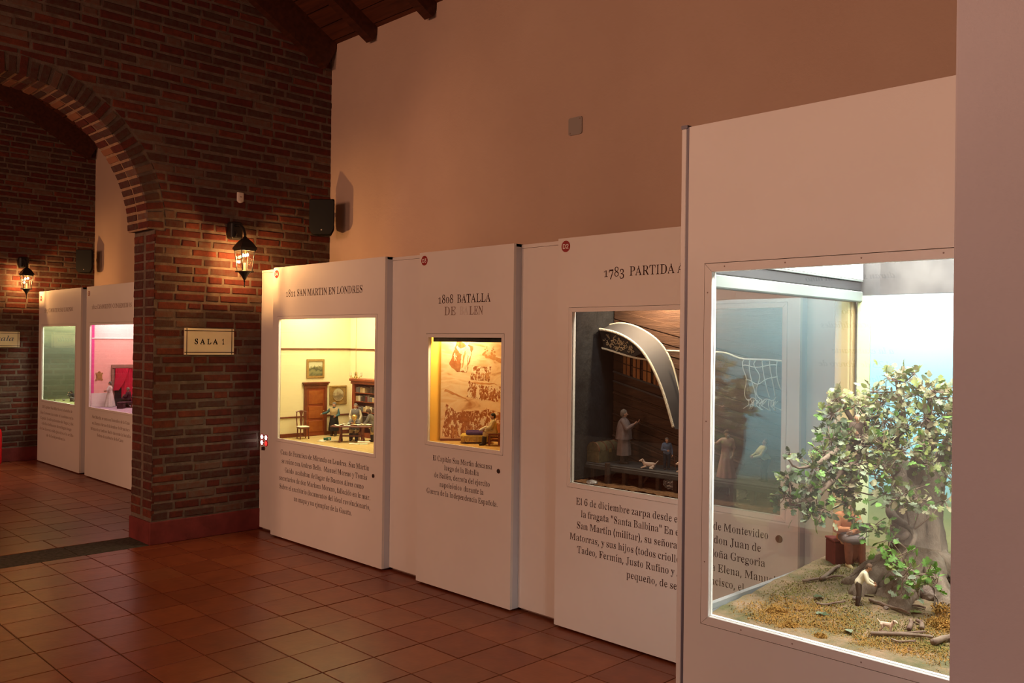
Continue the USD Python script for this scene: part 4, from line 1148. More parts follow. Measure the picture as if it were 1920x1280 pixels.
dr = T("model_door", "tall reddish brown model door with cornice in the yellow drawing room case", "door", (XL, 3.79, ZF))
dr.add("frame", union([box(XL + .0005, 3.690, ZF, XL + .016, 3.712, 1.150, .001), box(XL + .0005, 3.874, ZF, XL + .016, 3.896, 1.150, .001), box(XL + .0005, 3.690, 1.128, XL + .016, 3.896, 1.152, .001)]), "walnut", world=True)
dr.add("leaf", box(XL + .0005, 3.712, ZF + .002, XL + .0105, 3.874, 1.128), "mahogany", world=True)
dr.add("cornice", union([box(XL + .0005, 3.682, 1.152, XL + .024, 3.904, 1.164, .001), box(XL + .0005, 3.674, 1.164, XL + .032, 3.910, 1.176, .002)]), "walnut", world=True)
for z0, z1 in ((.785, .872), (.890, .985), (1.003, 1.108)): dr.add("panel", box(XL + .009, 3.728, z0, XL + .0148, 3.858, z1, .004), "door_panel_wood", world=True)
dr.add("handle", hull(((XL + .02, 3.862, .945), .005), ((XL + .01, 3.862, .945), .003)), "brass", world=True)

picture_mat("landscape_canvas", 3.0, (.58, .56, .34), (.24, .22, .09), (.055, .060, .030), 1.22, 1.345)
p1 = T("framed_landscape", "small gilt framed landscape painting high on the yellow wall above the model door", "painting", (XL, 3.79, 1.208))
p1.add("frame", union([box(XL + .0005, 3.71, 1.208, XL + .012, 3.872, 1.357, .003)]) - box(XL - .1, 3.728, 1.226, XL + .1, 3.854, 1.339), "gilt", world=True)
p1.add("canvas", box(XL + .0005, 3.727, 1.225, XL + .006, 3.855, 1.340), "landscape_canvas", world=True)
picture_mat("portrait_canvas", 8.0, (.52, .44, .26), (.36, .26, .14), (.20, .14, .07), .98, 1.16)
p2 = T("framed_portrait", "square gilt picture with a pale round medallion beside the model door", "painting", (XL, 4.005, .992))
p2.add("frame", union([box(XL + .0005, 3.923, .992, XL + .012, 4.087, 1.143, .003)]) - box(XL - .1, 3.935, 1.004, XL + .1, 4.075, 1.131), "gilt", world=True)
p2.add("mount", box(XL + .0005, 3.934, 1.003, XL + .006, 4.076, 1.132), "gilt", world=True)
p2.add("medallion", disc((XL + .0075, 4.005, 1.070), (1, 0, 0), .052, .002, 28), "portrait_canvas", world=True)
p2.add("medallion_ring", tube([(XL + .008, 4.005 + .053 * math.cos(q), 1.070 + .053 * math.sin(q)) for q in np.linspace(0, 2 * PI, 29)], .0025, 6, False), "gilt", world=True)

bc = T("model_bookcase", "reddish brown model bookcase with cornice in the corner of the yellow drawing room", "bookcase", (-5.63, 4.06, ZF))
bx0, bx1, by0, by1, bz = -5.800, -5.440, 4.015, 4.110, 1.195
bc.add("side", box(bx0, by0, ZF, bx0 + .030, by1, bz, .001), "mahogany", world=True)
bc.add("side", box(bx1 - .030, by0, ZF, bx1, by1, bz, .001), "mahogany", world=True)
bc.add("back", box(bx0 + .03, by1 - .006, ZF, bx1 - .03, by1, bz), "walnut", world=True)
bc.add("cornice", union([box(bx0 - .008, by0 - .008, bz - .03, bx1 + .008, by1, bz - .008, .001), box(bx0 - .018, by0 - .018, bz - .008, bx1 + .018, by1, bz + .012, .003)]), "mahogany", world=True)
bc.add("plinth", box(bx0 + .03, by0, ZF, bx1 - .03, by1 - .006, ZF + .035), "mahogany", world=True)
shz = (.862, .950, 1.030, 1.098)
for z in shz: bc.add("shelf", box(bx0 + .03, by0 + .004, z - .006, bx1 - .03, by1 - .006, z, .001), "mahogany", world=True)
bcol = [("parchment coloured", "parchment"), ("dark grey", "cloth_grey"), ("wine red", "cloth_wine"), ("brown", "cloth_brown"), ("buff", "cloth_buff"), ("khaki", "cloth_khaki"), ("grey brown", "cloth_greybrown"), ("near black", "boot"), ("cream", "cloth_cream")]
for s_, (z, pos) in enumerate(zip(shz, ("lowest", "second lowest", "second highest", "highest"))):
    x, k = bx0 + .036, 0
    while x < bx1 - .062 and k < 9:
        wd = rng.uniform(.024, .033)
        hh = rng.uniform(.032, .050) if s_ else rng.uniform(.045, .06)
        c = bcol[(k * 4 + s_ * 2) % 9]
        if not (s_ == 3 and k in (4, 5)):
            b_ = T("model_book", "tiny %s book on the %s shelf of the model bookcase" % (c[0], pos), "book", (x, by0 + .03, z), group="books in the model bookcase")
            b_.add("cover", box(x, by0 + .012, z, x + wd, by1 - .02, z + hh, .0015), c[1], world=True)
            b_.add("page_block", box(x + .002, by0 + .014, z + hh - .001, x + wd - .002, by1 - .021, z + hh + .0008), "paper", world=True)
        x += wd + .002
        k += 1

ch = T("model_chair", "dark model dining chair with a pale seat by the left wall of the yellow room", "chair", (-5.848, 3.605, ZF), math.radians(-12))
for sx, sy in ((1, 1), (1, -1), (-1, 1), (-1, -1)):
    ch.add("leg", tube([(sx * .036, sy * .034, 0), (sx * .033, sy * .031, .055), (sx * .033, sy * .031, .090)], (.004, .005, .006), 6), "walnut")
ch.add("seat_rail", box(-.040, -.038, .078, .040, .038, .090, .002), "walnut")
ch.add("seat", hull(((-.03, -.03, .093), (.01, .01, .005)), ((.03, -.03, .093), (.01, .01, .005)), ((-.03, .03, .093), (.01, .01, .005)), ((.03, .03, .093), (.01, .01, .005))), "paper")
for s in (-1, 1): ch.add("back_post", tube([(-.036, s * .033, .085), (-.042, s * .036, .14), (-.048, s * .034, .205)], .0045, 6), "walnut")
ch.add("top_rail", tube([(-.047, -.040, .202), (-.050, 0, .212), (-.047, .040, .202)], .0055, 6), "walnut")
ch.add("splat", extrude(Polygon([(-.007, 0), (.007, 0), (.012, .05), (.006, .075), (.016, .115), (-.016, .115), (-.006, .075), (-.012, .05)]), .004, (-.043, 0, .092), (0, 1, 0), (-.04, 0, 1)), "walnut")
ch.add("stretcher", box(-.034, -.003, .030, .034, .003, .036), "walnut")

tb = T("model_table", "dark model table with carved trestle legs strewn with papers in the yellow room", "table", (-5.442, 3.770, ZF), PI / 4)
tb.add("tabletop", box(-.150, -.060, .112, .150, .060, .122, .002), "walnut")
for s in (-1, 1):
    tb.add("leg", union([hull(((s * .085, -.012, .112), .012), ((s * .085, .012, .112), .012), ((s * .080, 0, .05), .010)), hull(((s * .080, 0, .05), .011), ((s * .083, -.040, .010), .009)), hull(((s * .080, 0, .05), .011), ((s * .083, .040, .010), .009)), box(s * .083 - .008, -.052, 0, s * .083 + .008, .052, .012, .003)]), "walnut")
tb.add("stretcher", box(-.08, -.005, .040, .08, .005, .050, .002), "walnut")
for k, (px, py, pa) in enumerate(((-.115, -.01, .3), (-.075, .02, -.5), (-.03, -.03, .8), (.02, .01, .1), (.055, -.025, -.3), (.10, .015, .6), (.125, -.02, .2), (-.05, .03, 1.2), (.075, .035, -.9))):
    c_, s_ = math.cos(PI / 4), math.sin(PI / 4)
    wx, wy = -5.442 + c_ * px - s_ * py, 3.770 + s_ * px + c_ * py
    sheet, f_ = tri(trimesh.creation.box(extents=(.050, .036, .0012)).subdivide().subdivide())
    sheet[:, 2] += .010 * fbm(sheet + [k, 0, 0], 40, 2, k) + .0012 * k
    sp = rot((sheet, f_), rz=pa, at=(wx, wy, ZF + .1205))
    single("paper_sheet", sp, "paper", "crumpled white paper on the model table, " + ("at its far left end", "left of the seated figurine's arm", "at the front, left of the globe", "under the stand of the globe", "at the front, right of the globe", "beside the hanging map", "at its far right end", "under the seated figurine's hands", "behind the globe on the right half")[k], "paper", group="papers on the model table")
mp = T("hanging_map", "parchment map hanging over the right edge of the model table", "map", (-5.36, 3.83, ZF + .06))
gv, gf = tri(trimesh.creation.box(extents=(.085, .055, .0015)).subdivide().subdivide().subdivide())
bend = np.clip(gv[:, 0] - .012, 0, None)
gv2 = np.stack([np.minimum(gv[:, 0], .012) + bend * .45, gv[:, 1], gv[:, 2] - bend * .9], 1)
mp.add("sheet", rot((gv2, gf), rz=.75, at=(-5.352, 3.862 - .025, ZF + .129)), "parchment", world=True)
gl = T("model_globe", "small golden globe on a stand on the model table", "globe", (-5.455, 3.80, ZF + .123))
gl.add("ball", hull(((-5.455, 3.80, ZF + .180), .022), fine=True), "brass", world=True, smooth=True)
gl.add("stand", lathe([(.016, 0), (.015, .006), (.005, .014), (.004, .040)], (-5.455, 3.80, ZF + .123), 12), "brass", world=True)

cd = T("model_chandelier", "tiny brass chandelier hanging over the model table", "chandelier", (-5.442, 3.80, 1.24))
cd.add("cord", tube([(-5.442, 3.80, 1.26), (-5.442, 3.80, 1.93)], .0014, 5), "brass", world=True)
cd.add("hub", lathe([(.002, -.03), (.008, -.012), (.005, .0), (.009, .012), (.003, .03)], (-5.442, 3.80, 1.245), 10), "brass", world=True)
for k in range(6):
    q = k * PI / 3 + .2
    dx, dy = math.cos(q), math.sin(q)
    ar = cd.add("arm", tube([(-5.442 + dx * r_2, 3.80 + dy * r_2, 1.24 + z) for r_2, z in ((.004, 0), (.02, -.014), (.038, -.010), (.046, .006))], .0022, 5), "brass", world=True)
    cd.add("candle", tube([(-5.442 + dx * .046, 3.80 + dy * .046, 1.246), (-5.442 + dx * .046, 3.80 + dy * .046, 1.268)], .0032, 6), "paper", parent=ar, world=True)

for k, (x, y, a, lb) in enumerate(((-5.60, 3.612, .4, "left of the teal book"), (-5.655, 3.655, -.2, "behind the teal book"), (-5.575, 3.70, 1.0, "right of the teal book"), (-5.30, 3.705, .2, "in front of the model table"), (-5.255, 3.745, .9, "nearest the window glass by the table"), (-5.34, 3.70, -.6, "under the front edge of the model table"))):
    single("paper_sheet", rot(box(-.028, -.020, 0, .028, .020, .004, .001), rz=a, at=(x, y, ZF + .0005)), "paper", "white paper lying on the tan model floor, " + lb, "paper")
tk = T("model_book", "open teal book standing on the tan floor of the yellow room", "book", (-5.63, 3.675, ZF))
tk.add("cover", [tri(rot(box(-.018, -.0012, 0, .018, .0012, .026), rz=.9, rx=.5, at=(-5.634, 3.672, ZF))), tri(rot(box(-.018, -.0012, 0, .018, .0012, .026), rz=.9, rx=-.5, at=(-5.626, 3.690, ZF)))], "teal_cover", world=True)
tk.add("page_block", rot(box(-.016, -.006, 0, .016, .006, .018, .002), rz=.9, at=(-5.630, 3.681, ZF)), "paper", world=True)
single("paper_roll", tube([(-5.315, 3.735, ZF + .012), (-5.245, 3.795, ZF + .012)], .008, 10), "paper", "white roll of paper on the tan floor before the model table", "paper roll")

figure("person_figure", "standing figurine in an open blue-green coat, one arm stretched out, left of the model table", (-5.875, 3.900, ZF), -.75, .265,
       dict(er=(-.02, -.21, .70), wr=(.02, -.33, .66), el=(.02, .150, .64), wl=(.13, .08, .60), look=(1, -.2, 0), al=(.02, .05, .045)), "skin",
       [("trousers", "trousers", "cloth_brown"), ("boot", "boots", "cloth_brown"), ("waistcoat", "vest", "cloth_buff"), ("coat_sleeves", "sleeves", "cloth_teal"), ("coat_tail", "greatcoat", "cloth_black"), ("collar", "collar", "cloth_teal")], "hair_grey")
figure("person_figure", "figurine in white shirt sleeves and dark waistcoat standing behind the model table", (-5.690, 3.975, ZF), -.80, .262,
       dict(el=(.0, .17, .64), er=(.0, -.17, .64), wl=(.06, .13, .50), wr=(.06, -.13, .50)), "skin",
       [("trousers", "trousers", "cloth_grey"), ("boot", "boots", "boot"), ("shirt", "shirt", "cloth_cream"), ("waistcoat", "vest", "cloth_grey"), ("collar", "collar", "cloth_white")], "hair_grey")
figure("person_figure", "bald seated figurine in a dark coat bending over the papers on the model table", (-5.535, 3.865, ZF), -.80, .262,
       dict(SIT, chest=(.06, 0, .50), neck=(.11, 0, .60), head=(.15, 0, .665), sl=(.08, .105, .56), sr=(.08, -.105, .56), el=(.17, .15, .49), er=(.17, -.15, .49), wl=(.26, .07, .50), wr=(.26, -.07, .50), look=(1, 0, -.5)), "skin",
       [("trousers", "trousers", "cloth_khaki"), ("boot", "boots", "boot"), ("coat", "coat", "cloth_grey"), ("collar", "collar", "cloth_cream")], "hair_brown", "bald")
st = T("model_stool", "dark model stool under the bald seated figurine at the table", "stool", (-5.535, 3.865, ZF), -.80)
st.add("seat", box(-.030, -.032, .052, .028, .032, .060, .002), "walnut")
for sx, sy in ((1, 1), (1, -1), (-1, 1), (-1, -1)): st.add("leg", tube([(sx * .024 - .002, sy * .026, 0), (sx * .022 - .002, sy * .024, .054)], .0035, 6), "walnut")
figure("person_figure", "figurine in grey coat leaning on the right end of the model table", (-5.372, 3.908, ZF), -2.45, .245,
       dict(chest=(.05, 0, .72), neck=(.10, 0, .83), head=(.13, 0, .905), sl=(.08, .105, .785), sr=(.08, -.105, .785), el=(.14, .15, .64), er=(.14, -.15, .64), wl=(.24, .10, .55), wr=(.24, -.10, .55), look=(1, 0, -.4)), "skin",
       [("trousers", "trousers", "cloth_khaki"), ("boot", "boots", "cloth_black"), ("coat", "coat", "cloth_grey"), ("collar", "collar", "cloth_greybrown")], "hair_brown", "cap")

# ================================================================== SCENE IN CASE D3: a camp bed before a sepia mural
looks["sepia_wash"] = usdkit.material(stage, "/World/Looks/sepia_wash", {
    "g": ("geometry", {}), "m": ("mapping", {"scale": (1, 1, 2.6), "rotation": (0, .25, 0)}), "n": ("noise_texture", {"scale": 5.5, "detail": 7, "distortion": .8}),
    "r": ("rgb_ramp", {"ramp": [(0, (.62, .30, .12)), (.38, (.80, .52, .27)), (.50, (.88, .68, .42)), (.62, (.84, .58, .32)), (.72, (.55, .24, .08)), (1, (.62, .30, .12))]}), "p": ("principled_bsdf", {"roughness": .7, "specular_ior_level": .2})},
    [("g.position", "m.vector"), ("m.vector", "n.vector"), ("n.fac", "r.fac"), ("r.color", "p.base_color")], surface="p.BSDF")
for nm, a, b in (("sepia_dark", (.36, .115, .034), (.50, .21, .08)), ("sepia_mid", (.56, .24, .08), (.66, .34, .14)), ("sepia_light", (.88, .74, .52), (.84, .64, .40))):
    mat(nm, a, .75, .2, var=(45, b, .7))
looks["sepia_crowd"] = usdkit.material(stage, "/World/Looks/sepia_crowd", {
    "g": ("geometry", {}), "m": ("mapping", {"scale": (1.5, 1.5, .75)}), "n": ("noise_texture", {"scale": 62, "detail": 4, "roughness": .55, "distortion": .6}),
    "r": ("rgb_ramp", {"ramp": [(0, (.30, .09, .025)), (.46, (.36, .115, .034)), (.52, (.60, .30, .12)), (.57, (.86, .72, .50)), (1, (.90, .78, .56))]}), "p": ("principled_bsdf", {"roughness": .75, "specular_ior_level": .2})},
    [("g.position", "m.vector"), ("m.vector", "n.vector"), ("n.fac", "r.fac"), ("r.color", "p.base_color")], surface="p.BSDF")
mat("sepia_pale", (.90, .78, .56), .75, .2, var=(38, (.74, .48, .24), .8))
M0, M1 = np.array([-4.178, 3.556, .0]), np.array([-3.690, 4.110, .0])
mu = (M1 - M0) / np.linalg.norm(M1 - M0); mn = np.array([mu[1], -mu[0], 0])
ML = float(np.linalg.norm(M1 - M0))
mr_ = T("mural_panel", "slanting sepia mural of battle groups filling the narrow case", "mural", (*(M0[:2] + M1[:2]) / 2, .886))
mr_.add("board", extrude(sbox(0, .0, ML, .72), -.006, M0 + (0, 0, .895), mu, Z_), "sepia_wash", world=True)
mr_.add("foot_plank", extrude(sbox(0, 0, ML, .014), .012, M0 + (0, 0, .8865), mu, Z_), "walnut", world=True)


def mural_shapes(polys, m, lift):
    mr_.add("printed_shape", extrude(union_all([p.buffer(0) for p in polys]).simplify(.0008), lift, M0 + (0, 0, .895), mu, Z_), m, world=True)


def soldier(x, z, h, r):
    """A loose printed figure drawn with brush-like strokes: head with hat, trunk, bent legs and arms."""
    from shapely.geometry import LineString
    u = lambda a, b: r.uniform(a, b)
    lean = u(-.12, .12)
    pel, nk = (x + u(-.03, .03) * h, z + h * .48), (x + lean * h, z + h * .82)
    P = [LineString([pel, nk]).buffer(h * u(.075, .11)), Point(nk[0] + lean * h * .3, z + h * .92).buffer(h * .062), LineString([(nk[0] - h * .07, z + h * .965), (nk[0] + h * .08, z + h * .975)]).buffer(h * .022)]
    for s in (-1, 1):
        k = (pel[0] + s * h * u(.03, .14), z + h * u(.22, .30)); ft = (k[0] + s * h * u(-.10, .06), z + h * u(0, .05))
        P.append(LineString([pel, k, ft]).buffer(h * u(.035, .055)))
        el = (nk[0] + s * h * u(.10, .20), z + h * u(.58, .80)); hd = (el[0] + s * h * u(-.05, .18), el[1] + h * u(-.16, .20))
        P.append(LineString([(nk[0], nk[1] - h * .05), el, hd]).buffer(h * u(.026, .040)))
    if r.random() < .4: P.append(LineString([hd, (hd[0] + h * u(-.1, .25), hd[1] + h * u(.2, .5))]).buffer(h * .012))
    return union_all(P)


rm = random.Random(21)
# the dark group picture along the bottom, a middle band, a small picture above it, the tall pale figure top left, a far landscape at the right
def rough(poly, seed):
    v = np.array(poly.segmentize(.012).exterior.coords)
    return Polygon(v + .006 * (np.stack([fbm(np.c_[v, v[:, :1] * 0], 60, 2, seed), fbm(np.c_[v, v[:, :1] * 0], 60, 2, seed + 1)], 1) - .5) * 2).buffer(0)


def crowd(x0, x1, zf, hs, n, m, lift): mural_shapes([soldier(rm.uniform(x0, x1), zf(), rm.uniform(*hs), rm) for _ in range(n)], m, lift)


mural_shapes([rough(Polygon([(.010, .020), (.36, .006), (.42, .10), (.40, .16), (.30, .19), (.10, .17), (.036, .225)]), 1)], "sepia_crowd", .0003)
crowd(.03, .38, lambda: rm.uniform(.05, .11), (.05, .085), 26, "sepia_dark", .0004)
crowd(.04, .38, lambda: rm.uniform(.02, .07), (.06, .10), 15, "sepia_light", .0005)
crowd(.03, .38, lambda: rm.uniform(.01, .04), (.05, .085), 14, "sepia_dark", .0006)
crowd(.05, .36, lambda: rm.uniform(.01, .03), (.05, .075), 8, "sepia_mid", .0007)
mural_shapes([rough(Polygon([(.165, .265), (.36, .235), (.40, .33), (.24, .34), (.175, .365)]), 3)], "sepia_crowd", .0003)
crowd(.19, .38, lambda: rm.uniform(.245, .28), (.04, .065), 12, "sepia_light", .0004)
crowd(.18, .38, lambda: rm.uniform(.24, .27), (.035, .055), 12, "sepia_dark", .0005)
mural_shapes([rough(Polygon([(.18, .375), (.30, .365), (.315, .455), (.20, .46)]), 5)], "sepia_crowd", .0003)
crowd(.19, .30, lambda: rm.uniform(.375, .40), (.035, .055), 9, "sepia_light", .0004)
crowd(.19, .30, lambda: rm.uniform(.37, .39), (.03, .045), 8, "sepia_mid", .0005)
mural_shapes([rough(Polygon([(.050, .47), (.10, .42), (.16, .42), (.20, .58), (.10, .62)]), 7)], "sepia_dark", .0003)
mural_shapes([rough(Polygon([(.118, .425), (.140, .432), (.152, .420), (.166, .430), (.168, .48), (.186, .53), (.180, .575), (.163, .588), (.150, .580), (.120, .565), (.098, .585), (.090, .575), (.112, .545), (.128, .530), (.122, .48)]), 13), Point(.158, .600).buffer(.013), rough(Polygon([(.140, .606), (.176, .608), (.168, .622), (.148, .622)]), 14)], "sepia_pale", .0004)
mural_shapes([rough(Polygon([(.132, .45), (.138, .45), (.146, .52), (.156, .555), (.150, .556), (.138, .525)]), 15), rough(Polygon([(.160, .46), (.164, .46), (.170, .52), (.166, .53)]), 16)], "sepia_mid", .0006)
mural_shapes([soldier(.085, .49, .05, rm)], "sepia_pale", .0004)
mural_shapes([rough(Polygon([(.27, .515), (.40, .475), (.55, .44), (.55, .462), (.42, .495), (.30, .53)]), 9)] + [Point(x, .485 - .12 * (x - .4) + q).buffer(.006 + .004 * rm.random(), 3) for x in np.linspace(.38, .54, 22) for q in (0, rm.uniform(.006, .02))], "sepia_mid", .0003)
mural_shapes([Point(x + rm.uniform(-.014, .014), .525 + k * .008).buffer(.009 - .0008 * k, 3) for x in (.275, .325) for k in range(8)], "sepia_mid", .0004)
mural_shapes([rough(Polygon([(.02, .30), (.17, .245), (.16, .255), (.03, .315)]), 11), rough(Polygon([(.20, .35), (.36, .345), (.34, .352), (.21, .36)]), 12)], "sepia_mid", .0003)

bd = T("camp_bed", "yellow straw camp bed with a dark purple blanket beside the seated figurine", "bed", (-3.955, 3.655, .886), math.atan2(.09, .08))
bd.add("mattress", soft(hull(((-.075, -.032, .036), .022), ((.075, -.032, .036), .022), ((-.075, .032, .036), .022), ((.075, .032, .036), .022)), .02, 2), "straw", smooth=True)
bd.add("straw_fringe", [tri(tube([(-.09 + .005 * k, -.055, .045), (-.091 + .005 * k + rng.uniform(-.003, .003), -.058, .012)], .0028, 4)) for k in range(37)], "straw", kind="stuff")
bd.add("blanket", soft(hull(((-.05, -.034, .058), .014), ((.075, -.034, .058), .014), ((-.05, .034, .062), .014), ((.075, .034, .062), .014)), .02, 2), "purple_cloth", smooth=True)
for sx in (-.07, .07):
    for sy in (-.03, .03): bd.add("leg", tube([(sx, sy, 0), (sx, sy, .03)], .006, 6), "walnut")
cl_ = T("folded_cloth", "crumpled white cloth lying on the purple blanket of the camp bed", "cloth", (-3.915, 3.690, .955))
cl_.add("folds", soft(hull(((-3.935, 3.672, .964), .010), ((-3.90, 3.715, .972), .014), ((-3.905, 3.69, .985), .008)), .012, 2), "cloth_cream", world=True, smooth=True)
so = T("camp_stool", "small dark slatted camp stool under the seated figurine in the mural case", "stool", (-3.795, 3.655, .886), -2.3)
so.add("seat", box(-.036, -.036, .062, .036, .036, .072, .002), "walnut")
for sx, sy in ((1, 1), (1, -1), (-1, 1), (-1, -1)): so.add("leg", box(sx * .030 - .006, sy * .030 - .006, 0, sx * .030 + .006, sy * .030 + .006, .062, .001), "walnut")
for z in (.018, .040): so.add("rail", box(-.033, -.035, z, .033, -.028, z + .009), "walnut")
so.add("back_slat", box(-.042, -.036, .072, -.036, .036, .12, .001), "walnut")
figure("person_figure", "seated figurine in a pale uniform and dark boots resting beside the camp bed", (-3.795, 3.655, .886), -2.3, .245,
       dict(SIT, chest=(.03, 0, .51), el=(.09, .15, .44), er=(.10, -.15, .42), wl=(.20, .08, .40), wr=(.22, -.08, .36), look=(1, .4, -.3), al=(.27, .08, .045), kl=(.22, .075, .285)), "skin_tan",
       [("trousers", "trousers", "cloth_khaki"), ("boot", "boots", "boot"), ("tunic", "coat", "cloth_buff"), ("collar", "collar", "cloth_khaki")], "hair_dark")


# ================================================================== SCENE IN CASE D2: a ship at the quay by night
OUT_PTS = [(-3.093, 3.79, 1.587), (-3.003, 3.79, 1.613), (-2.894, 3.79, 1.61), (-2.78, 3.79, 1.569), (-2.69, 3.79, 1.51), (-2.629, 3.79, 1.431), (-2.592, 3.79, 1.338), (-2.557, 3.79, 1.2), (-2.536, 3.79, 1.084)]
INN_PTS = [(-2.994, 3.66, 1.581), (-2.9, 3.66, 1.567), (-2.8, 3.66, 1.531), (-2.71, 3.66, 1.468), (-2.642, 3.66, 1.382), (-2.588, 3.66, 1.284), (-2.542, 3.66, 1.171), (-2.515, 3.66, 1.093)]
CARV_PTS = [(-3.023, 3.7, 1.576), (-2.931, 3.7, 1.562), (-2.831, 3.7, 1.525), (-2.74, 3.7, 1.456), (-2.788, 3.7, 1.439), (-2.876, 3.7, 1.457), (-2.992, 3.7, 1.484)]
ROPE_PTS = [(-2.615, 3.74, 1.472), (-2.486, 3.74, 1.469), (-2.347, 3.74, 1.468), (-2.257, 3.74, 1.462), (-2.213, 3.74, 1.447), (-2.176, 3.74, 1.44)]
NETTOP_PTS = [(-2.153, 3.7, 1.438), (-2.078, 3.7, 1.438), (-2.01, 3.7, 1.437), (-1.951, 3.7, 1.433)]
NET_V = [[(-2.147, 3.7, 1.439), (-2.155, 3.7, 1.408), (-2.132, 3.7, 1.341), (-2.142, 3.7, 1.275), (-2.119, 3.7, 1.241)], [(-2.116, 3.7, 1.437), (-2.119, 3.7, 1.407), (-2.104, 3.7, 1.334), (-2.081, 3.7, 1.253)], [(-2.086, 3.7, 1.435), (-2.094, 3.7, 1.407), (-2.066, 3.7, 1.368), (-2.073, 3.7, 1.323), (-2.051, 3.7, 1.25)], [(-2.053, 3.7, 1.436), (-2.05, 3.7, 1.406), (-2.038, 3.7, 1.344), (-2.013, 3.7, 1.264)], [(-2.015, 3.7, 1.434), (-2.012, 3.7, 1.4), (-2.003, 3.7, 1.356), (-1.986, 3.7, 1.273)], [(-1.977, 3.7, 1.432), (-1.979, 3.7, 1.376), (-1.957, 3.7, 1.304)]]
NET_H = [[(-2.155, 3.7, 1.408), (-2.119, 3.7, 1.407), (-2.094, 3.7, 1.402), (-2.05, 3.7, 1.406), (-2.012, 3.7, 1.414), (-1.977, 3.7, 1.415)], [(-2.137, 3.7, 1.341), (-2.104, 3.7, 1.334), (-2.073, 3.7, 1.323), (-2.038, 3.7, 1.344), (-2.003, 3.7, 1.356), (-1.974, 3.7, 1.362)], [(-2.119, 3.7, 1.241), (-2.081, 3.7, 1.248), (-2.061, 3.7, 1.234), (-2.032, 3.7, 1.256), (-2.007, 3.7, 1.252), (-1.981, 3.7, 1.268)]]

ZD = .872
sh = T("model_ship", "dark planked side of a sailing ship behind the quay, with lit stern windows", "ship", (-2.5, 3.82, .76))
hv = random.Random(31)
for k in range(15):                      # strakes sloping down to the right
    zc_ = .86 + .056 * k
    P = Polygon([(-3.02, zc_ + .0), (-1.80, zc_ - .285), (-1.80, zc_ - .235), (-3.02, zc_ + .050)]).intersection(sbox(-3.024, .775, -1.79, 1.92))
    if P.is_empty: continue
    sh.add("plank", extrude(P, .008 + hv.uniform(0, .006), (0, 3.829, 0), X_, Z_), "hull_wood", world=True)
for dz, y, m in ((1.352, 3.806, "bow_white"), (1.300, 3.806, "bow_white"), (1.235, 3.808, "hull_wood"), (1.12, 3.808, "hull_wood"), (1.00, 3.808, "hull_wood")):
    sh.add("wale", tube([(-3.012, y, dz), (-2.80, y, dz - .050), (-2.60, y, dz - .10), (-2.20 if m == "hull_wood" else -2.64, y, dz - .195 if m == "hull_wood" else dz - .092)], .007 if m == "hull_wood" else .006, 6), m, world=True)
for k, (x, w_) in enumerate(((-2.945, .045), (-2.878, .045), (-2.81, .05), (-2.742, .035))):
    z = 1.462 - (x + 2.945) * .24
    f_ = sh.add("stern_window", extrude(Polygon([(x, z - .13), (x + w_, z - .14), (x + w_, z - .012), (x, z)]), .006, (0, 3.812, 0), X_, Z_), "hull_orange", world=True)
    sh.add("glazing_bar", [tri(tube([(x + w_ / 2, 3.805, z - .004), (x + w_ / 2, 3.805, z - .132)], .003, 5)), tri(tube([(x, 3.805, z - .065), (x + w_, 3.805, z - .075)], .003, 5))], "hull_wood", parent=f_, world=True)


def resample(P, n):
    P = np.array(P, float)
    d = np.r_[0, np.cumsum(np.linalg.norm(np.diff(P, axis=0), axis=1))]
    from scipy.interpolate import CubicSpline
    return CubicSpline(d / d[-1], P)(np.linspace(0, 1, n))


A_, B_ = resample(OUT_PTS, 40), resample(INN_PTS, 40)
V = np.vstack([A_, B_, A_ + (.006, .012, -.012), B_ + (.006, .012, -.012)])
n_ = 40
F = []
for k in range(n_ - 1):
    for a, b in ((0, n_), (3 * n_, 2 * n_), (2 * n_, 0), (n_, 3 * n_)):
        F += [(a + k, a + k + 1, b + k + 1), (a + k, b + k + 1, b + k)]
F += [(0, n_, 3 * n_), (0, 3 * n_, 2 * n_), (n_ - 1, 3 * n_ - 1, 4 * n_ - 1), (n_ - 1, 4 * n_ - 1, 2 * n_ - 1)]
bowt = T("ship_bow", "pale curved bow of the model ship edged with twisted rope", "ship bow", (-2.75, 3.72, 1.1))
bowt.add("curved_rail", (V, np.array(F)), "bow_white", world=True, smooth=60)


def twisted(P, r, turns):
    Q = resample(P, int(turns * 8) + 1)
    out = []
    t = np.gradient(Q, axis=0); t /= np.linalg.norm(t, axis=1, keepdims=True)
    a = np.cross(t, [0.3, 1, .2]); a /= np.linalg.norm(a, axis=1, keepdims=True); b = np.cross(t, a)
    for ph in (0, PI):
        w_ = np.linspace(0, 2 * PI * turns, len(Q)) + ph
        out.append(tri(tube(Q + r * .55 * (np.cos(w_)[:, None] * a + np.sin(w_)[:, None] * b), r * .62, 5)))
    return out


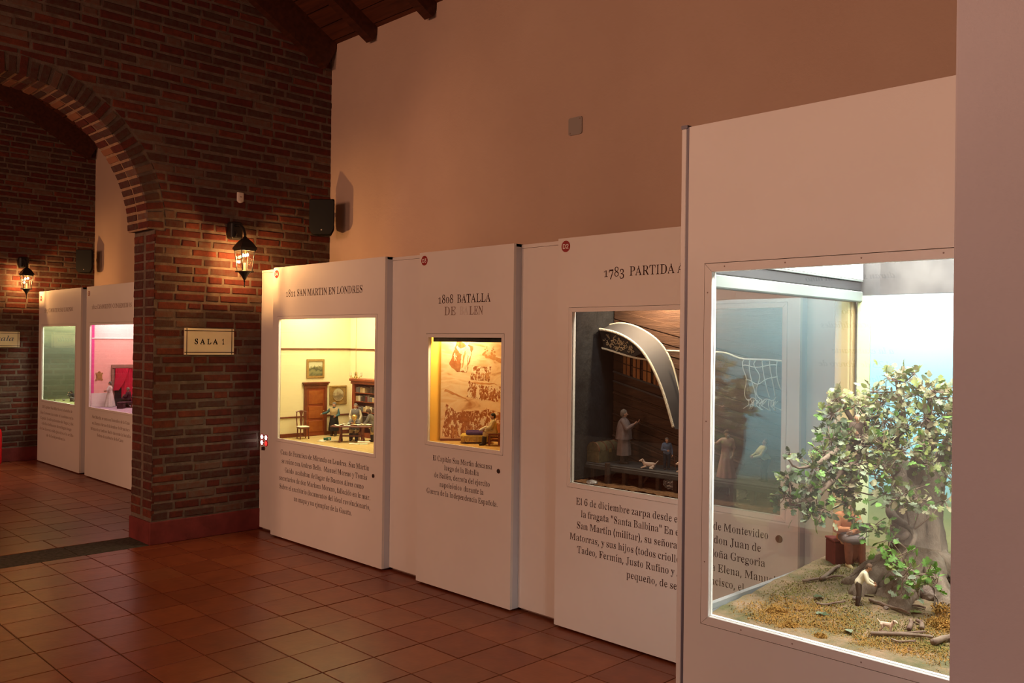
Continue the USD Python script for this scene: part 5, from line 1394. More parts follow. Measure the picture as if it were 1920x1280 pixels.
bowt.add("edge_rope", twisted(INN_PTS, .0068, 60), "rope", world=True)
bowt.add("edge_rope", twisted(OUT_PTS, .0050, 66), "rope", world=True)
bowt.add("carved_panel", extrude(Polygon([(x, z) for x, y, z in CARV_PTS]), -.012, (0, 3.695, 0), X_, Z_), "black_film", world=True)
bowt.add("panel_rope", twisted([(-3.0, 3.69, 1.480), (-2.90, 3.69, 1.458), (-2.80, 3.69, 1.436), (-2.70, 3.69, 1.425)], .005, 24), "rope", world=True)
cv = random.Random(5)
CP = Polygon([(x, z) for x, y, z in CARV_PTS]).buffer(-.012)
for k in range(150):
    x, z = cv.uniform(-3.01, -2.75), cv.uniform(1.43, 1.575)
    if not CP.contains(Point(x, z)): continue
    a0, s_, r0 = cv.uniform(0, 6), cv.choice((-1, 1)), cv.uniform(.006, .013)
    bowt.add("carving", tube([(x + r0 * (1 - .5 * q) * math.cos(a0 + s_ * q * 3.6), 3.690, z + r0 * (1 - .5 * q) * math.sin(a0 + s_ * q * 3.6)) for q in np.linspace(0, 1, 9)], .0021, 5), "gilt_carving", world=True)

rp = T("hanging_rope", "thin pale rope stretched from the ship's bow to the hanging net", "rope", (-2.4, 3.74, 1.46))
rp.add("strands", twisted(ROPE_PTS, .0045, 60), "rope", world=True)
nt = T("hanging_net", "white cord cargo net hanging in the ship case, seen through two panes", "net", (-2.05, 3.70, 1.25))
nt.add("head_rope", twisted(NETTOP_PTS, .0045, 20), "net_cord", world=True)
for q in NET_V + NET_H: nt.add("cord", tube(resample(q, 14), .0026, 5), "net_cord", world=True)
nt.add("tangled_ends", [tri(tube([(x, 3.70, 1.25), (x + cv.uniform(-.02, .02), 3.69, 1.225), (x + cv.uniform(-.03, .03), 3.70, 1.205)], .0022, 5)) for x in np.linspace(-2.12, -1.97, 14)], "net_cord", world=True, kind="stuff")

dk = T("model_quay", "dark grey model quay of planks on posts across the ship case", "quay", (-2.42, 3.7, .772))
for k in range(4):
    dk.add("plank", box(-3.02, 3.590 + .054 * k, ZD - .014, -1.80, 3.590 + .054 * k + .051, ZD, .002), "dock_grey", world=True)
dk.add("edge_beam", box(-3.02, 3.583, ZD - .030, -1.80, 3.602, ZD - .008, .003), "dock_grey", world=True)
for k in range(12):
    x = -2.985 + .105 * k
    for y in (3.612, 3.76):
        dk.add("post", box(x - .012, y - .012, .77, x + .012, y + .012, ZD - .012, .003), "dock_post", world=True)
    if k % 2: dk.add("brace", tube([(x, 3.615, .79), (x + .05, 3.62, .855)], .006, 5), "dock_post", world=True)
dk.add("mooring_post", tube([(-2.86, 3.575, .77), (-2.86, 3.575, ZD + .012)], (.016, .015), 10), "dock_post", world=True)
g_ = np.array([(x, y) for x in np.linspace(-3.02, -1.80, 90) for y in np.linspace(3.482, 3.60, 12)])
dv = np.c_[g_, .771 + .018 * fbm(np.c_[g_, g_[:, :1] * 0], 40, 4, 3)]
df = np.array([(i * 12 + j, (i + 1) * 12 + j, (i + 1) * 12 + j + 1) for i in range(89) for j in range(11)] + [(i * 12 + j, (i + 1) * 12 + j + 1, i * 12 + j + 1) for i in range(89) for j in range(11)])
single("shore_debris", (np.vstack([dv, dv * (1, 1, 0) + (0, 0, .7705)]), np.vstack([df, df[:, ::-1] + len(dv)])), "debris", "brown litter strewn along the front of the model quay", "litter", kind="stuff")
for k, (x, w_, lb) in enumerate(((-2.53, .10, "between the quay posts near the boy"), (-2.36, .10, "between the quay posts under the woman"), (-2.90, .06, "low at the front left of the quay"), (-2.16, .09, "between the quay posts to the right of the woman"))):
    fv, ff = tri(trimesh.creation.icosphere(subdivisions=3, radius=1.0))
    fv = fv * (w_ * .5, .022, .036) * (0.72 + .6 * fbm(fv + k, 5, 3, k)[:, None]) + (x, 3.68 if lb[0] == "b" else 3.50, .808 if lb[0] == "b" else .782)
    if lb[0] != "b": fv[:, 2] = .786 + (fv[:, 2] - .782) * .35
    single("crumpled_foil", (fv, ff), "foil", "crumpled silver foil water " + lb, "foil")

tr = T("travel_chest", "olive domed travel trunk at the left end of the model quay", "trunk", (-2.985, 3.70, ZD))
tw, tl, bh = .042, .095, .062
tr.add("box", box(-2.985 - tw, 3.70 - tl, ZD, -2.985 + tw, 3.70 + tl, ZD + bh, .002), "trunk_olive", world=True)
prof = Polygon([(-tw, 0), (tw, 0)] + [(tw * math.cos(q), .044 * math.sin(q)) for q in np.linspace(0, PI, 15)][1:-1])
tr.add("lid", extrude(prof.buffer(0), -2 * tl, (-2.985, 3.70 - tl, ZD + bh + .001), X_, Z_), "trunk_olive", world=True, smooth=30)
for yy in (-tl + .004, -.03, .03, tl - .012):
    tr.add("band", tube([(-2.985 + (tw + .001) * math.cos(q), 3.70 + yy, ZD + bh + .045 * math.sin(q)) for q in np.linspace(0, PI, 13)], .003, 5), "walnut", world=True)
tr.add("clasp", box(-2.985 + tw, 3.69, ZD + bh - .012, -2.985 + tw + .003, 3.71, ZD + bh + .008, .001), "gilt", world=True)

figure("person_figure", "tall figurine in a grey-brown caped greatcoat raising one hand on the quay", (-2.845, 3.690, ZD), .45, .285,
       dict(el=(.10, .17, .66), wl=(.21, .16, .75), er=(.09, -.16, .66), wr=(.20, -.13, .74), look=(1, .3, .1), palm=(0, 0, 1)), "skin",
       [("boot", "boots", "boot"), ("breeches", "trousers", "cloth_black"), ("tunic", "shirt", "cloth_greybrown"), ("greatcoat", "greatcoat", "cloth_greybrown"), ("cape", "cape", "cloth_greybrown"), ("collar", "collar", "cloth_greybrown")], "hair_grey")
figure("person_figure", "smaller figurine with a tan sleeve standing behind the caped figure by the trunk", (-2.918, 3.775, ZD), .5, .232,
       dict(el=(-.01, .15, .62), wl=(.03, .14, .46)), "skin_tan", [("trousers", "trousers", "cloth_greybrown"), ("boot", "boots", "boot"), ("shirt", "shirt", "cloth_khaki"), ("vest", "vest", "cloth_greybrown")], "hair_dark")
single("walking_staff", tube([(-2.868, 3.745, ZD + .185), (-2.835, 3.675, ZD)], .0034, 6), "cloth_greybrown", "thin grey staff leaning beside the caped figurine", "staff")
figure("person_figure", "boy figurine in a blue shirt holding a thin stick on the quay", (-2.568, 3.685, ZD), -.75, .162,
       dict(er=(.0, -.16, .62), wr=(.11, -.03, .60), head=(.008, 0, .915)), "skin", [("trousers", "trousers", "cloth_navy"), ("shirt", "shirt", "cloth_blue"), ("shoe", "shoes", "boot")], "hair_grey")
single("thin_stick", tube([(-2.543, 3.713, ZD + .078), (-2.536, 3.716, ZD)], .0018, 6), "walnut", "thin stick held by the blue-shirted boy figurine", "stick")


def dog(label, loc, yaw, s, m, lying=False):
    t = T("dog_figure", label, "dog", loc, yaw)
    z = .26 if lying else .52
    q = [hull(((.26, 0, z), (.13, .12, .14)), ((-.24, 0, z + .01), (.12, .11, .12))), hull(((.28, 0, z + .02), .10), ((.42, 0, z + .20), .085)), hull(((.44, 0, z + .24), (.10, .09, .09)), ((.60, 0, z + .19), (.05, .045, .04))),
         hull(((-.34, 0, z + .05), .04), ((-.50, 0, z + .24), .018))]
    for sy in (-1, 1):
        if lying:
            q += [hull(((.24, sy * .10, .14), .06), ((.48, sy * .12, .05), .045)), hull(((-.22, sy * .11, .14), .09), ((-.04, sy * .17, .07), .05)), hull(((-.04, sy * .17, .07), .045), ((-.22, sy * .2, .04), .035))]
        else:
            q += [hull(((.24, sy * .075, z - .05), .07), ((.25, sy * .08, .24), .04)), hull(((.25, sy * .08, .24), .038), ((.26, sy * .08, .03), .036)), hull(((-.24, sy * .08, z - .03), .09), ((-.17, sy * .085, .33), .05)), hull(((-.17, sy * .085, .33), .045), ((-.30, sy * .085, .20), .034)), hull(((-.30, sy * .085, .20), .034), ((-.26, sy * .085, .03), .036))]
    b = t.add("body", rot(soft(union(q), .05, 4), s=s), m, smooth=50)
    for sy in (-1, 1):
        t.add("ear", rot(hull(((.40, sy * .08, z + .28), .03), ((.40, sy * .11, z + .17), .022)), s=s), "hair_brown", parent=b)
        t.add("eye", rot(hull(((.52, sy * .052, z + .26), .015)), s=s), "eye_dark", parent=b)
    t.add("nose", rot(hull(((.645, 0, z + .20), .022)), s=s), "eye_dark", parent=b)
    return t


dog("small pale brown dog figurine lying on the quay in front of the blue-shirted boy", (-2.640, 3.640, ZD), 3.6, .085, "fawn", True)
dog("brown dog figurine on the quay half hidden by the tree case's edge", (-2.430, 3.65, ZD), 3.2, .09, "fawn", True)
figure("person_figure", "woman figurine in a long rose dress stretching out one arm on the quay", (-2.222, 3.680, ZD), -.95, .225,
       dict(er=(.03, -.20, .72), wr=(.08, -.36, .76), el=(.0, .15, .63), wl=(.05, .12, .48)), "skin",
       [("skirt", "dress", "cloth_rose"), ("bodice", "bodice", "cloth_rose"), ("shoe", "shoes", "boot")], "hair_brown", "bun")
figure("person_figure", "figurine in a yellow jacket leaning forward at the right end of the quay", (-2.045, 3.715, ZD), -2.2, .205,
       dict(pelvis=(-.06, 0, .52), chest=(.10, 0, .66), neck=(-.0, 0, .80), head=(-.02, 0, .89), sl=(.03, .10, .76), sr=(.03, -.10, .76), el=(.14, .13, .60), er=(.16, -.12, .60), wl=(.27, .06, .56), wr=(.27, -.06, .57), hl=(-.06, .05, .50), hr=(-.06, -.05, .50)), "skin_tan",
       [("trousers", "trousers", "cloth_black"), ("boot", "boots", "cloth_black"), ("jacket", "shirt", "cloth_yellow"), ("sash", "sash", "cloth_yellow")], "hair_brown")

# ================================================================== SCENES IN THE TWO CASES OF THE SECOND ROOM
XP = -9.917
D5.add("picture_rail", box(XP, 3.485, 1.494, XP + .008, 4.12, 1.506, .001), "white_wall", world=True)
D5.add("upper_wall", box(XP, 3.485, 1.506, XP + .002, 4.12, 1.93), "white_wall", world=True)
D5.add("dado", box(XP, 3.485, .757, XP + .005, 4.12, .905), "white_wall", world=True)
D5.add("corner_strip", box(XP, 3.482, .757, XP + .004, 3.512, 1.93), "magenta_edge", world=True)
pq = T("wall_plaque", "small ornate gilt plaque on the pink wall of the pink-lit case", "plaque", (XP, 3.567, 1.085))
P = union_all([sbox(-.030, -.036, .030, .034), Point(0, .040).buffer(.016), Point(-.030, .032).buffer(.009), Point(.030, .032).buffer(.009), Point(-.030, -.036).buffer(.009), Point(.030, -.036).buffer(.009)])
pq.add("plate", extrude(P, .006, (XP + .0003, 3.567, 1.085), Y_, Z_), "gilt", world=True)
pq.add("relief", extrude(Point(0, 0).buffer(.018), .004, (XP + .006, 3.567, 1.085), Y_, Z_), "gilt", world=True)
cw = T("curtained_doorway", "taupe doorway hung with a red curtain in the pink-lit case", "doorway", (XP, 3.86, .757))
cw.add("frame", union([box(XP + .0055, 3.690, .757, XP + .020, 3.724, 1.212, .001), box(XP + .0055, 4.05, .757, XP + .020, 4.085, 1.212, .001), box(XP + .0055, 3.690, 1.170, XP + .020, 4.085, 1.212, .001)]), "taupe", world=True)
cw.add("recess", box(XP + .0052, 3.724, .757, XP + .008, 4.05, 1.170), "cloth_black", world=True)


def drape(y0, y1, zt, zb, gather, seed):
    ny, nz = 48, 16
    V = []
    for lay in (0, 1):
        for i in range(ny + 1):
            for j in range(nz + 1):
                a, b = i / ny, j / nz
                z = zt + (zb - zt) * b
                yy = y0 + (y1 - y0) * a
                yy = yy * (1 - gather * b) + (y0 if gather > 0 else y1) * gather * b if gather > 0 else yy + gather * b * (a) * (y1 - y0)
                V.append((XP + .016 + .006 * math.sin(a * 34 + seed + 1.2 * b) - .003 * lay, yy, z))
    n1 = (ny + 1) * (nz + 1)
    F = []
    for i in range(ny):
        for j in range(nz):
            q = (i * (nz + 1) + j, (i + 1) * (nz + 1) + j, (i + 1) * (nz + 1) + j + 1, i * (nz + 1) + j + 1)
            F += [(q[0], q[1], q[2]), (q[0], q[2], q[3]), (n1 + q[0], n1 + q[2], n1 + q[1]), (n1 + q[0], n1 + q[3], n1 + q[2])]
    return np.array(V), np.array(F)


cw.add("curtain", drape(3.800, 4.05, 1.172, .80, 0.0, 2), "curtain_red", world=True, smooth=True)
cw.add("tied_curtain", [tri(g) for g in (tube([(XP + .026, 3.735 + .016 * k, 1.172), (XP + .030, 3.735 + .014 * k, 1.10), (XP + .032, 3.724 + .010 * k, 1.0), (XP + .028, 3.712 + .006 * k, .93)], (.009, .010, .009, .006), 6) for k in range(9))], "curtain_red", world=True)
cw.add("rod", tube([(XP + .024, 3.70, 1.176), (XP + .024, 4.06, 1.176)], .004, 6), "walnut", world=True)
figure("person_figure", "woman figurine in a long white dress in the pink-lit case", (-9.800, 3.640, .757), -2.2, .275,
       dict(er=(.06, -.15, .66), wr=(.15, -.06, .62), el=(.06, .15, .66), wl=(.16, .08, .63), look=(1, .2, 0)), "skin",
       [("skirt", "dress", "cloth_white"), ("bodice", "bodice", "cloth_white"), ("sash", "sash", "cloth_red")], "hair_grey", "bun")
figure("person_figure", "dark clad seated figurine by the red curtain in the pink-lit case", (-9.655, 3.785, .757), -2.3, .275,
       dict(SIT, er=(.07, -.16, .44), wr=(.2, -.12, .46)), "skin_tan", [("trousers", "trousers", "cloth_black"), ("boot", "boots", "boot"), ("coat", "coat", "cloth_plum"), ("cape", "vest", "cloth_plum")], "hair_grey")
sf = T("model_settee", "dark model settee under the seated figurine in the pink-lit case", "settee", (-9.655, 3.785, .757), -2.3)
sf.add("seat", box(-.07, -.10, .045, .05, .10, .066, .006), "cloth_plum")
sf.add("backrest", box(-.09, -.10, .06, -.065, .10, .15, .008), "cloth_plum")
for sx, sy in ((1, 1), (1, -1), (-1, 1), (-1, -1)): sf.add("leg", box(sx * .05 - .018, sy * .085 - .006, 0, sx * .05 - .006, sy * .085 + .006, .046, .001), "walnut")
cs = T("model_chest", "small dark chest with a pale front label on the floor of the pink-lit case", "chest", (-9.535, 3.660, .757), -.6)
cs.add("box", box(-.055, -.032, 0, .055, .032, .050, .003), "cloth_plum")
cs.add("lid", box(-.058, -.035, .051, .058, .035, .068, .006), "cloth_plum")
cs.add("front_label", box(-.018, -.0335, .014, .018, -.032, .034), "pink_wall")
bt = T("model_side_table", "dark round model table with a slim white candle in the pink-lit case", "table", (-9.735, 3.80, .757))
bt.add("top", lathe([(.045, .095), (.047, .100), (.045, .106)], (-9.735, 3.80, .757), 20), "cloth_black", world=True)
bt.add("pedestal", lathe([(.034, 0), (.02, .012), (.008, .03), (.010, .096)], (-9.735, 3.80, .757), 12), "cloth_black", world=True)
ca = T("model_candle", "slim white candle on the dark round model table", "candle", (-9.735, 3.80, .863))
ca.add("shaft", tube([(-9.735, 3.80, .863), (-9.735, 3.80, .915)], .005, 8), "cloth_white", world=True)
ca.add("wick", tube([(-9.735, 3.80, .915), (-9.734, 3.80, .922)], .001, 4), "eye_dark", world=True)
bw_ = T("model_bed", "white draped model bed at the right of the pink-lit case", "bed", (-9.25, 3.95, .757))
bw_.add("mattress", box(-9.42, 3.86, .80, -8.95, 4.08, .885, .015), "cloth_white", world=True)
bw_.add("base", box(-9.41, 3.87, .757, -8.96, 4.07, .80, .004), "walnut", world=True)

figure("person_figure", "small dark figurine crouching at the right of the green case floor", (-10.945, 3.660, .755), -2.2, .21,
       dict(SIT, pelvis=(0, 0, .17), chest=(.08, 0, .34), neck=(.14, 0, .44), head=(.18, 0, .515), sl=(.11, .105, .40), sr=(.11, -.105, .40), el=(.2, .16, .30), er=(.2, -.16, .32), wl=(.3, .12, .34), wr=(.33, -.16, .44), hl=(0, .055, .16), hr=(0, -.055, .16), kl=(.2, .09, .20), kr=(.2, -.09, .20), al=(.12, .09, .045), ar=(.12, -.09, .045)), "skin",
       [("trousers", "trousers", "cloth_grey"), ("boot", "boots", "boot"), ("coat", "shirt", "cloth_black")], "hair_dark")
hs = T("horse_figure", "fallen dark horse figurine on the green case floor behind the crouching figure", "horse", (-10.87, 3.74, .755))
hb = soft(union([hull(((-.06, 0, .045), .042), ((.06, 0, .045), .046)), hull(((.08, .0, .055), .030), ((.14, -.01, .10), .020)), hull(((.14, -.01, .105), .020), ((.185, -.02, .075), .011)), hull(((-.05, -.03, .04), .022), ((-.02, -.10, .02), .010)), hull(((-.02, -.10, .02), .010), ((-.06, -.13, .012), .008)), hull(((.05, -.03, .04), .022), ((.07, -.10, .025), .010)), hull(((.07, -.10, .025), .010), ((.03, -.13, .012), .008)), hull(((-.06, .02, .045), .03), ((-.12, -.06, .015), .011)), hull(((.06, .02, .05), .024), ((.12, -.07, .015), .009)), hull(((-.10, 0, .05), .012), ((-.16, -.02, .02), .010))]), .014, 3)
hbp = hs.add("body", rot(hb, at=(-10.87, 3.74, .755)), "cloth_brown", world=True, smooth=True)
hs.add("mane", rot(hull(((.085, .005, .088), .008), ((.135, -.005, .125), .007)), at=(-10.87, 3.74, .755)), "hair_dark", parent=hbp, world=True)
for k, (x, y, s_) in enumerate(((-11.12, 3.60, .016), (-11.05, 3.78, .013), (-11.22, 3.53, .010))):
    fv, ff = tri(trimesh.creation.icosphere(subdivisions=2, radius=s_))
    fv = fv * (1.2, 1, .7) * (.8 + .4 * fbm(fv * 40 + k, 1, 2, k)[:, None]) + (x, y, .755 + s_ * .5)
    single("small_stone", (fv, ff), "rock", "small dark stone on the green case floor, " + ("largest of the three", "farthest from the window glass", "smallest and nearest the window glass")[k], "stone")


# ================================================================== SCENE IN THE NEAREST CASE: a great tree
def ground_z(x, y):
    p = np.stack([np.asarray(x, float), np.asarray(y, float), np.zeros(np.shape(x))], -1)
    t = np.clip((np.asarray(y) - 2.02) / .93, 0, 1)
    d2 = ((np.asarray(x) + .935) / .26) ** 2 + ((np.asarray(y) - 2.60) / .24) ** 2
    return .776 + .055 * t + .014 * (fbm(p, 9, 3, 2) - .5) + .005 * fbm(p, 45, 2, 8) + .030 * np.exp(-d2)


gx, gy = np.linspace(-1.285, .025, 150), np.linspace(2.024, 2.948, 110)
GX, GY = np.meshgrid(gx, gy, indexing="ij")
GZ = ground_z(GX, GY)
nv = GX.size
gvv = np.stack([GX, GY, GZ], -1).reshape(-1, 3)
i_, j_ = np.meshgrid(np.arange(149), np.arange(109), indexing="ij")
q0 = (i_ * 110 + j_).ravel()
gf_ = np.vstack([np.stack([q0, q0 + 110, q0 + 111], 1), np.stack([q0, q0 + 111, q0 + 1], 1)])
single("earth_ground", (np.vstack([gvv, gvv * (1, 1, 0) + (0, 0, .765)]), np.vstack([gf_, gf_[:, ::-1] + nv])), "earth", "uneven earth floor of the tree case with worn green and brown patches", "earth", kind="stuff", smooth=True)

gr = np.random.default_rng(14)


def moss(name, label, centers, m, n, size, kind="stuff"):
    V, F = [], []
    for (cx, cy, sx, sy, k) in centers:
        k = int(k * 2.0)
        xx, yy_ = cx + gr.normal(0, sx, k), cy + gr.normal(0, sy, k)
        ok = (xx > -1.275) & (xx < .01) & (yy_ > 2.03) & (yy_ < 2.94)
        xx, yy_ = xx[ok], yy_[ok]
        zz = ground_z(xx, yy_)
        for x, y, z in zip(xx, yy_, zz):
            a = gr.uniform(0, 2 * PI); L = size * gr.uniform(.5, 1.3); w_ = size * .13
            d = np.array([math.cos(a), math.sin(a), 0]); s_ = np.array([-d[1], d[0], 0]) * w_
            b0 = np.array([x, y, z - .001]); b1 = b0 + d * L * .35 + (0, 0, L * gr.uniform(.25, .6)); b2 = b1 + d * L * .4 + (0, 0, L * gr.uniform(-.15, .2))
            k0 = len(V)
            V += [b0 - s_, b0 + s_, b1 + s_ * .8, b1 - s_ * .8, b2]
            F += [(k0, k0 + 1, k0 + 2), (k0, k0 + 2, k0 + 3), (k0 + 3, k0 + 2, k0 + 4)]
    single(name, (np.array(V), np.array(F)), m, label, "moss", kind=kind)


moss("moss", "orange-brown dry moss carpeting the front of the tree case", [(-1.16, 2.16, .045, .05, 900), (-1.09, 2.10, .05, .035, 900), (-1.0, 2.12, .05, .04, 900), (-.90, 2.09, .06, .035, 1100), (-.80, 2.13, .05, .05, 900), (-1.02, 2.22, .07, .05, 900), (-.78, 2.34, .025, .06, 900), (-1.12, 2.24, .05, .04, 500), (-.6, 2.15, .12, .07, 900), (-.3, 2.2, .15, .1, 900)], "moss_orange", 0, .0085)
moss("moss", "green moss among the orange patches of the tree case floor", [(-1.05, 2.32, .06, .05, 700), (-1.16, 2.52, .04, .06, 600), (-1.20, 2.36, .03, .05, 500), (-.82, 2.24, .05, .05, 800), (-.98, 2.20, .06, .05, 500), (-.76, 2.19, .02, .02, 400), (-1.16, 2.70, .05, .08, 500), (-.9, 2.15, .08, .04, 500), (-.5, 2.4, .15, .15, 900), (-1.02, 2.75, .05, .06, 300)], "moss_green", 0, .008)
for k, (x, y, r_2, lb) in enumerate(((-1.150, 2.165, .026, "near the left glass"), (-1.078, 2.100, .020, "by the front edge"), (-.985, 2.078, .018, "at the very front"), (-.800, 2.420, .045, "against the pier at the right"), (-.790, 2.330, .035, "right of the rocks"))):
    V, F = [], []
    for q in range(700):
        d = gr.normal(0, 1, 3); d /= np.linalg.norm(d); d[2] = abs(d[2])
        c = np.array([x, y, float(ground_z(x, y))]) + d * r_2 * np.array([1, 1, .6]) * gr.uniform(.5, 1)
        s_ = gr.normal(0, .0022, (4, 3))
        k0 = len(V); V += list(c + s_); F += [(k0, k0 + 1, k0 + 2), (k0, k0 + 2, k0 + 3), (k0, k0 + 3, k0 + 1), (k0 + 1, k0 + 3, k0 + 2)]
    single("moss_clump", (np.array(V), np.array(F)), "moss_orange", "curly orange moss clump " + lb + " of the tree case", "moss", kind="stuff")

trunkA = [(-0.956, 2.55, 0.748, 0.1), (-0.957, 2.57, 0.85, 0.085), (-0.965, 2.6, 0.966, 0.075), (-0.977, 2.62, 1.07, 0.062), (-1.009, 2.64, 1.142, 0.04), (-1.036, 2.62, 1.204, 0.028), (-1.064, 2.58, 1.243, 0.022), (-1.102, 2.52, 1.268, 0.014), (-1.12, 2.46, 1.251, 0.009)]
trunkB = [(-0.909, 2.6, 0.764, 0.085), (-0.918, 2.61, 0.881, 0.072), (-0.933, 2.62, 0.999, 0.06), (-0.926, 2.64, 1.097, 0.048), (-0.909, 2.66, 1.166, 0.035), (-0.884, 2.66, 1.222, 0.028), (-0.862, 2.68, 1.292, 0.02), (-0.848, 2.7, 1.368, 0.012)]
branches = [[(-0.972, 2.63, 1.093, 0.04), (-0.954, 2.62, 1.15, 0.03), (-0.928, 2.6, 1.203, 0.024), (-0.909, 2.6, 1.247, 0.018), (-0.913, 2.58, 1.293, 0.013), (-0.901, 2.56, 1.348, 0.009), (-0.884, 2.54, 1.389, 0.005)],
            [(-1.009, 2.64, 1.142, 0.026), (-1.04, 2.56, 1.165, 0.02), (-1.065, 2.48, 1.196, 0.015), (-1.081, 2.42, 1.218, 0.01), (-1.092, 2.36, 1.203, 0.008), (-1.109, 2.3, 1.18, 0.005), (-1.152, 2.26, 1.169, 0.003), (-1.166, 2.25, 1.19, 0.002)],
            [(-1.065, 2.48, 1.196, 0.012), (-1.065, 2.42, 1.171, 0.01), (-1.082, 2.34, 1.132, 0.008), (-1.114, 2.28, 1.083, 0.006), (-1.161, 2.25, 1.066, 0.004)],
            [(-1.036, 2.62, 1.204, 0.018), (-0.995, 2.6, 1.263, 0.012), (-0.982, 2.58, 1.312, 0.007), (-0.989, 2.57, 1.358, 0.005), (-0.997, 2.56, 1.402, 0.003)],
            [(-1.102, 2.52, 1.268, 0.01), (-1.11, 2.5, 1.307, 0.007), (-1.125, 2.48, 1.346, 0.005), (-1.126, 2.47, 1.369, 0.003)],
            [(-1.081, 2.42, 1.218, 0.008), (-1.064, 2.4, 1.158, 0.007), (-1.06, 2.4, 1.099, 0.005), (-1.07, 2.4, 1.053, 0.003)],
            [(-0.977, 2.62, 1.07, 0.016), (-0.94, 2.5, 1.007, 0.01), (-0.903, 2.46, 0.982, 0.007), (-0.923, 2.42, 0.927, 0.006), (-0.866, 2.38, 0.909, 0.005), (-0.826, 2.36, 0.907, 0.003)],
            [(-0.958, 2.55, 0.974, 0.01), (-0.975, 2.48, 0.982, 0.007), (-1.008, 2.45, 1.003, 0.005), (-1.041, 2.44, 1.0, 0.003)],
            [(-1.161, 2.25, 1.066, 0.004), (-1.158, 2.25, 1.096, 0.003), (-1.17, 2.25, 1.146, 0.003)]]
clusters = [(-0.982, 2.56, 1.409, 5, 0.021), (-1.019, 2.56, 1.413, 4, 0.018), (-0.945, 2.56, 1.428, 3, 0.015), (-1.066, 2.58, 1.369, 5, 0.021), (-1.042, 2.58, 1.339, 9, 0.027), (-0.988, 2.58, 1.326, 8, 0.027), (-0.937, 2.56, 1.368, 8, 0.024), (-0.887, 2.54, 1.379, 9, 0.024), (-0.865, 2.6, 1.363, 8, 0.021), (-1.129, 2.47, 1.354, 8, 0.018), (-1.14, 2.46, 1.307, 8, 0.021), (-1.079, 2.5, 1.332, 7, 0.021), (-1.064, 2.54, 1.293, 10, 0.027), (-1.026, 2.56, 1.286, 10, 0.03), (-0.965, 2.56, 1.276, 10, 0.033), (-0.907, 2.54, 1.303, 10, 0.03), (-0.865, 2.56, 1.313, 10, 0.027), (-1.082, 2.44, 1.251, 10, 0.027), (-1.12, 2.42, 1.234, 10, 0.024), (-1.045, 2.46, 1.245, 10, 0.03), (-0.992, 2.46, 1.227, 10, 0.033), (-0.941, 2.46, 1.217, 8, 0.03), (-0.899, 2.5, 1.24, 8, 0.027), (-0.851, 2.54, 1.256, 8, 0.027), (-1.115, 2.36, 1.201, 9, 0.024), (-1.078, 2.38, 1.181, 10, 0.027), (-1.042, 2.42, 1.174, 9, 0.027), (-0.997, 2.42, 1.149, 6, 0.024), (-1.117, 2.3, 1.169, 8, 0.024), (-1.097, 2.34, 1.123, 9, 0.024), (-1.114, 2.28, 1.113, 7, 0.021), (-1.054, 2.38, 1.117, 9, 0.021), (-1.061, 2.38, 1.071, 8, 0.018), (-1.038, 2.38, 1.03, 5, 0.012), (-1.17, 2.25, 1.138, 5, 0.015), (-1.177, 2.25, 1.086, 6, 0.015), (-1.143, 2.26, 1.067, 8, 0.021), (-1.106, 2.28, 1.048, 7, 0.018), (-1.085, 2.3, 1.056, 5, 0.018), (-1.163, 2.25, 1.205, 2, 0.006), (-0.975, 2.44, 1.098, 6, 0.024), (-0.932, 2.44, 1.096, 8, 0.024), (-0.897, 2.46, 1.091, 7, 0.024), (-0.996, 2.42, 1.009, 7, 0.021), (-1.018, 2.42, 0.991, 4, 0.015), (-0.952, 2.42, 0.98, 8, 0.024), (-0.908, 2.38, 0.951, 8, 0.024), (-0.886, 2.36, 0.916, 8, 0.024), (-0.832, 2.36, 0.919, 7, 0.024), (-0.812, 2.36, 0.896, 5, 0.018), (-0.842, 2.5, 1.087, 4, 0.018), (-0.842, 2.56, 1.138, 6, 0.018), (-0.943, 2.4, 0.898, 5, 0.018), (-0.858, 2.36, 0.866, 4, 0.012), (-0.899, 2.36, 0.857, 3, 0.012), (-0.885, 2.5, 1.183, 6, 0.021), (-0.976, 2.44, 1.179, 8, 0.024), (-0.835, 2.6, 1.194, 8, 0.027), (-0.816, 2.6, 1.285, 8, 0.027), (-0.796, 2.6, 1.345, 8, 0.03), (-0.768, 2.6, 1.259, 8, 0.03)]



def smooth_path(P, n):
    return resample(P, n)


tree = T("fig_tree", "big gnarled tree with lobed leaves filling the nearest display case", "tree", (-.935, 2.60, .79))
balls = []
for path in (trunkA, trunkB):
    Q = smooth_path(path, 26)
    for a, b in zip(Q[:-1], Q[1:]): balls.append(hull((a[:3], max(a[3] * .82, .002)), (b[:3], max(b[3] * .82, .002))))
for (dx, dy, r_2) in ((-.15, -.10, .030), (-.10, -.19, .026), (.02, -.21, .028), (.12, -.15, .034), (.15, .0, .034), (-.16, .04, .028), (-.03, -.16, .034)):   # root flares
    x0, y0 = -.935 + dx, 2.60 + dy
    balls.append(hull((np.array([-.935 + dx * .35, 2.60 + dy * .35, .90]), .036), (np.array([x0, y0, float(ground_z(x0, y0)) - .008]), r_2)))
tk_ = union(balls).refine_to_length(.010).to_mesh()
tv, tf_ = np.array(tk_.vert_properties[:, :3], float), np.array(tk_.tri_verts)
tm = trimesh.Trimesh(tv, tf_, process=False)
trimesh.smoothing.filter_taubin(tm, lamb=.5, nu=.52, iterations=8)
tv = np.array(tm.vertices)
nn = np.array(tm.vertex_normals)
rid = fbm(tv * (1, 1, .22), 38, 4, 3) - .5
amp = np.clip((1.20 - tv[:, 2]) / .4, .15, 1) * .044
tv = tv + nn * (rid * amp)[:, None] + nn * ((fbm(tv, 150, 2, 5) - .5) * .004)[:, None]
tree.add("trunk", (tv, tf_), "bark", world=True, smooth=True)
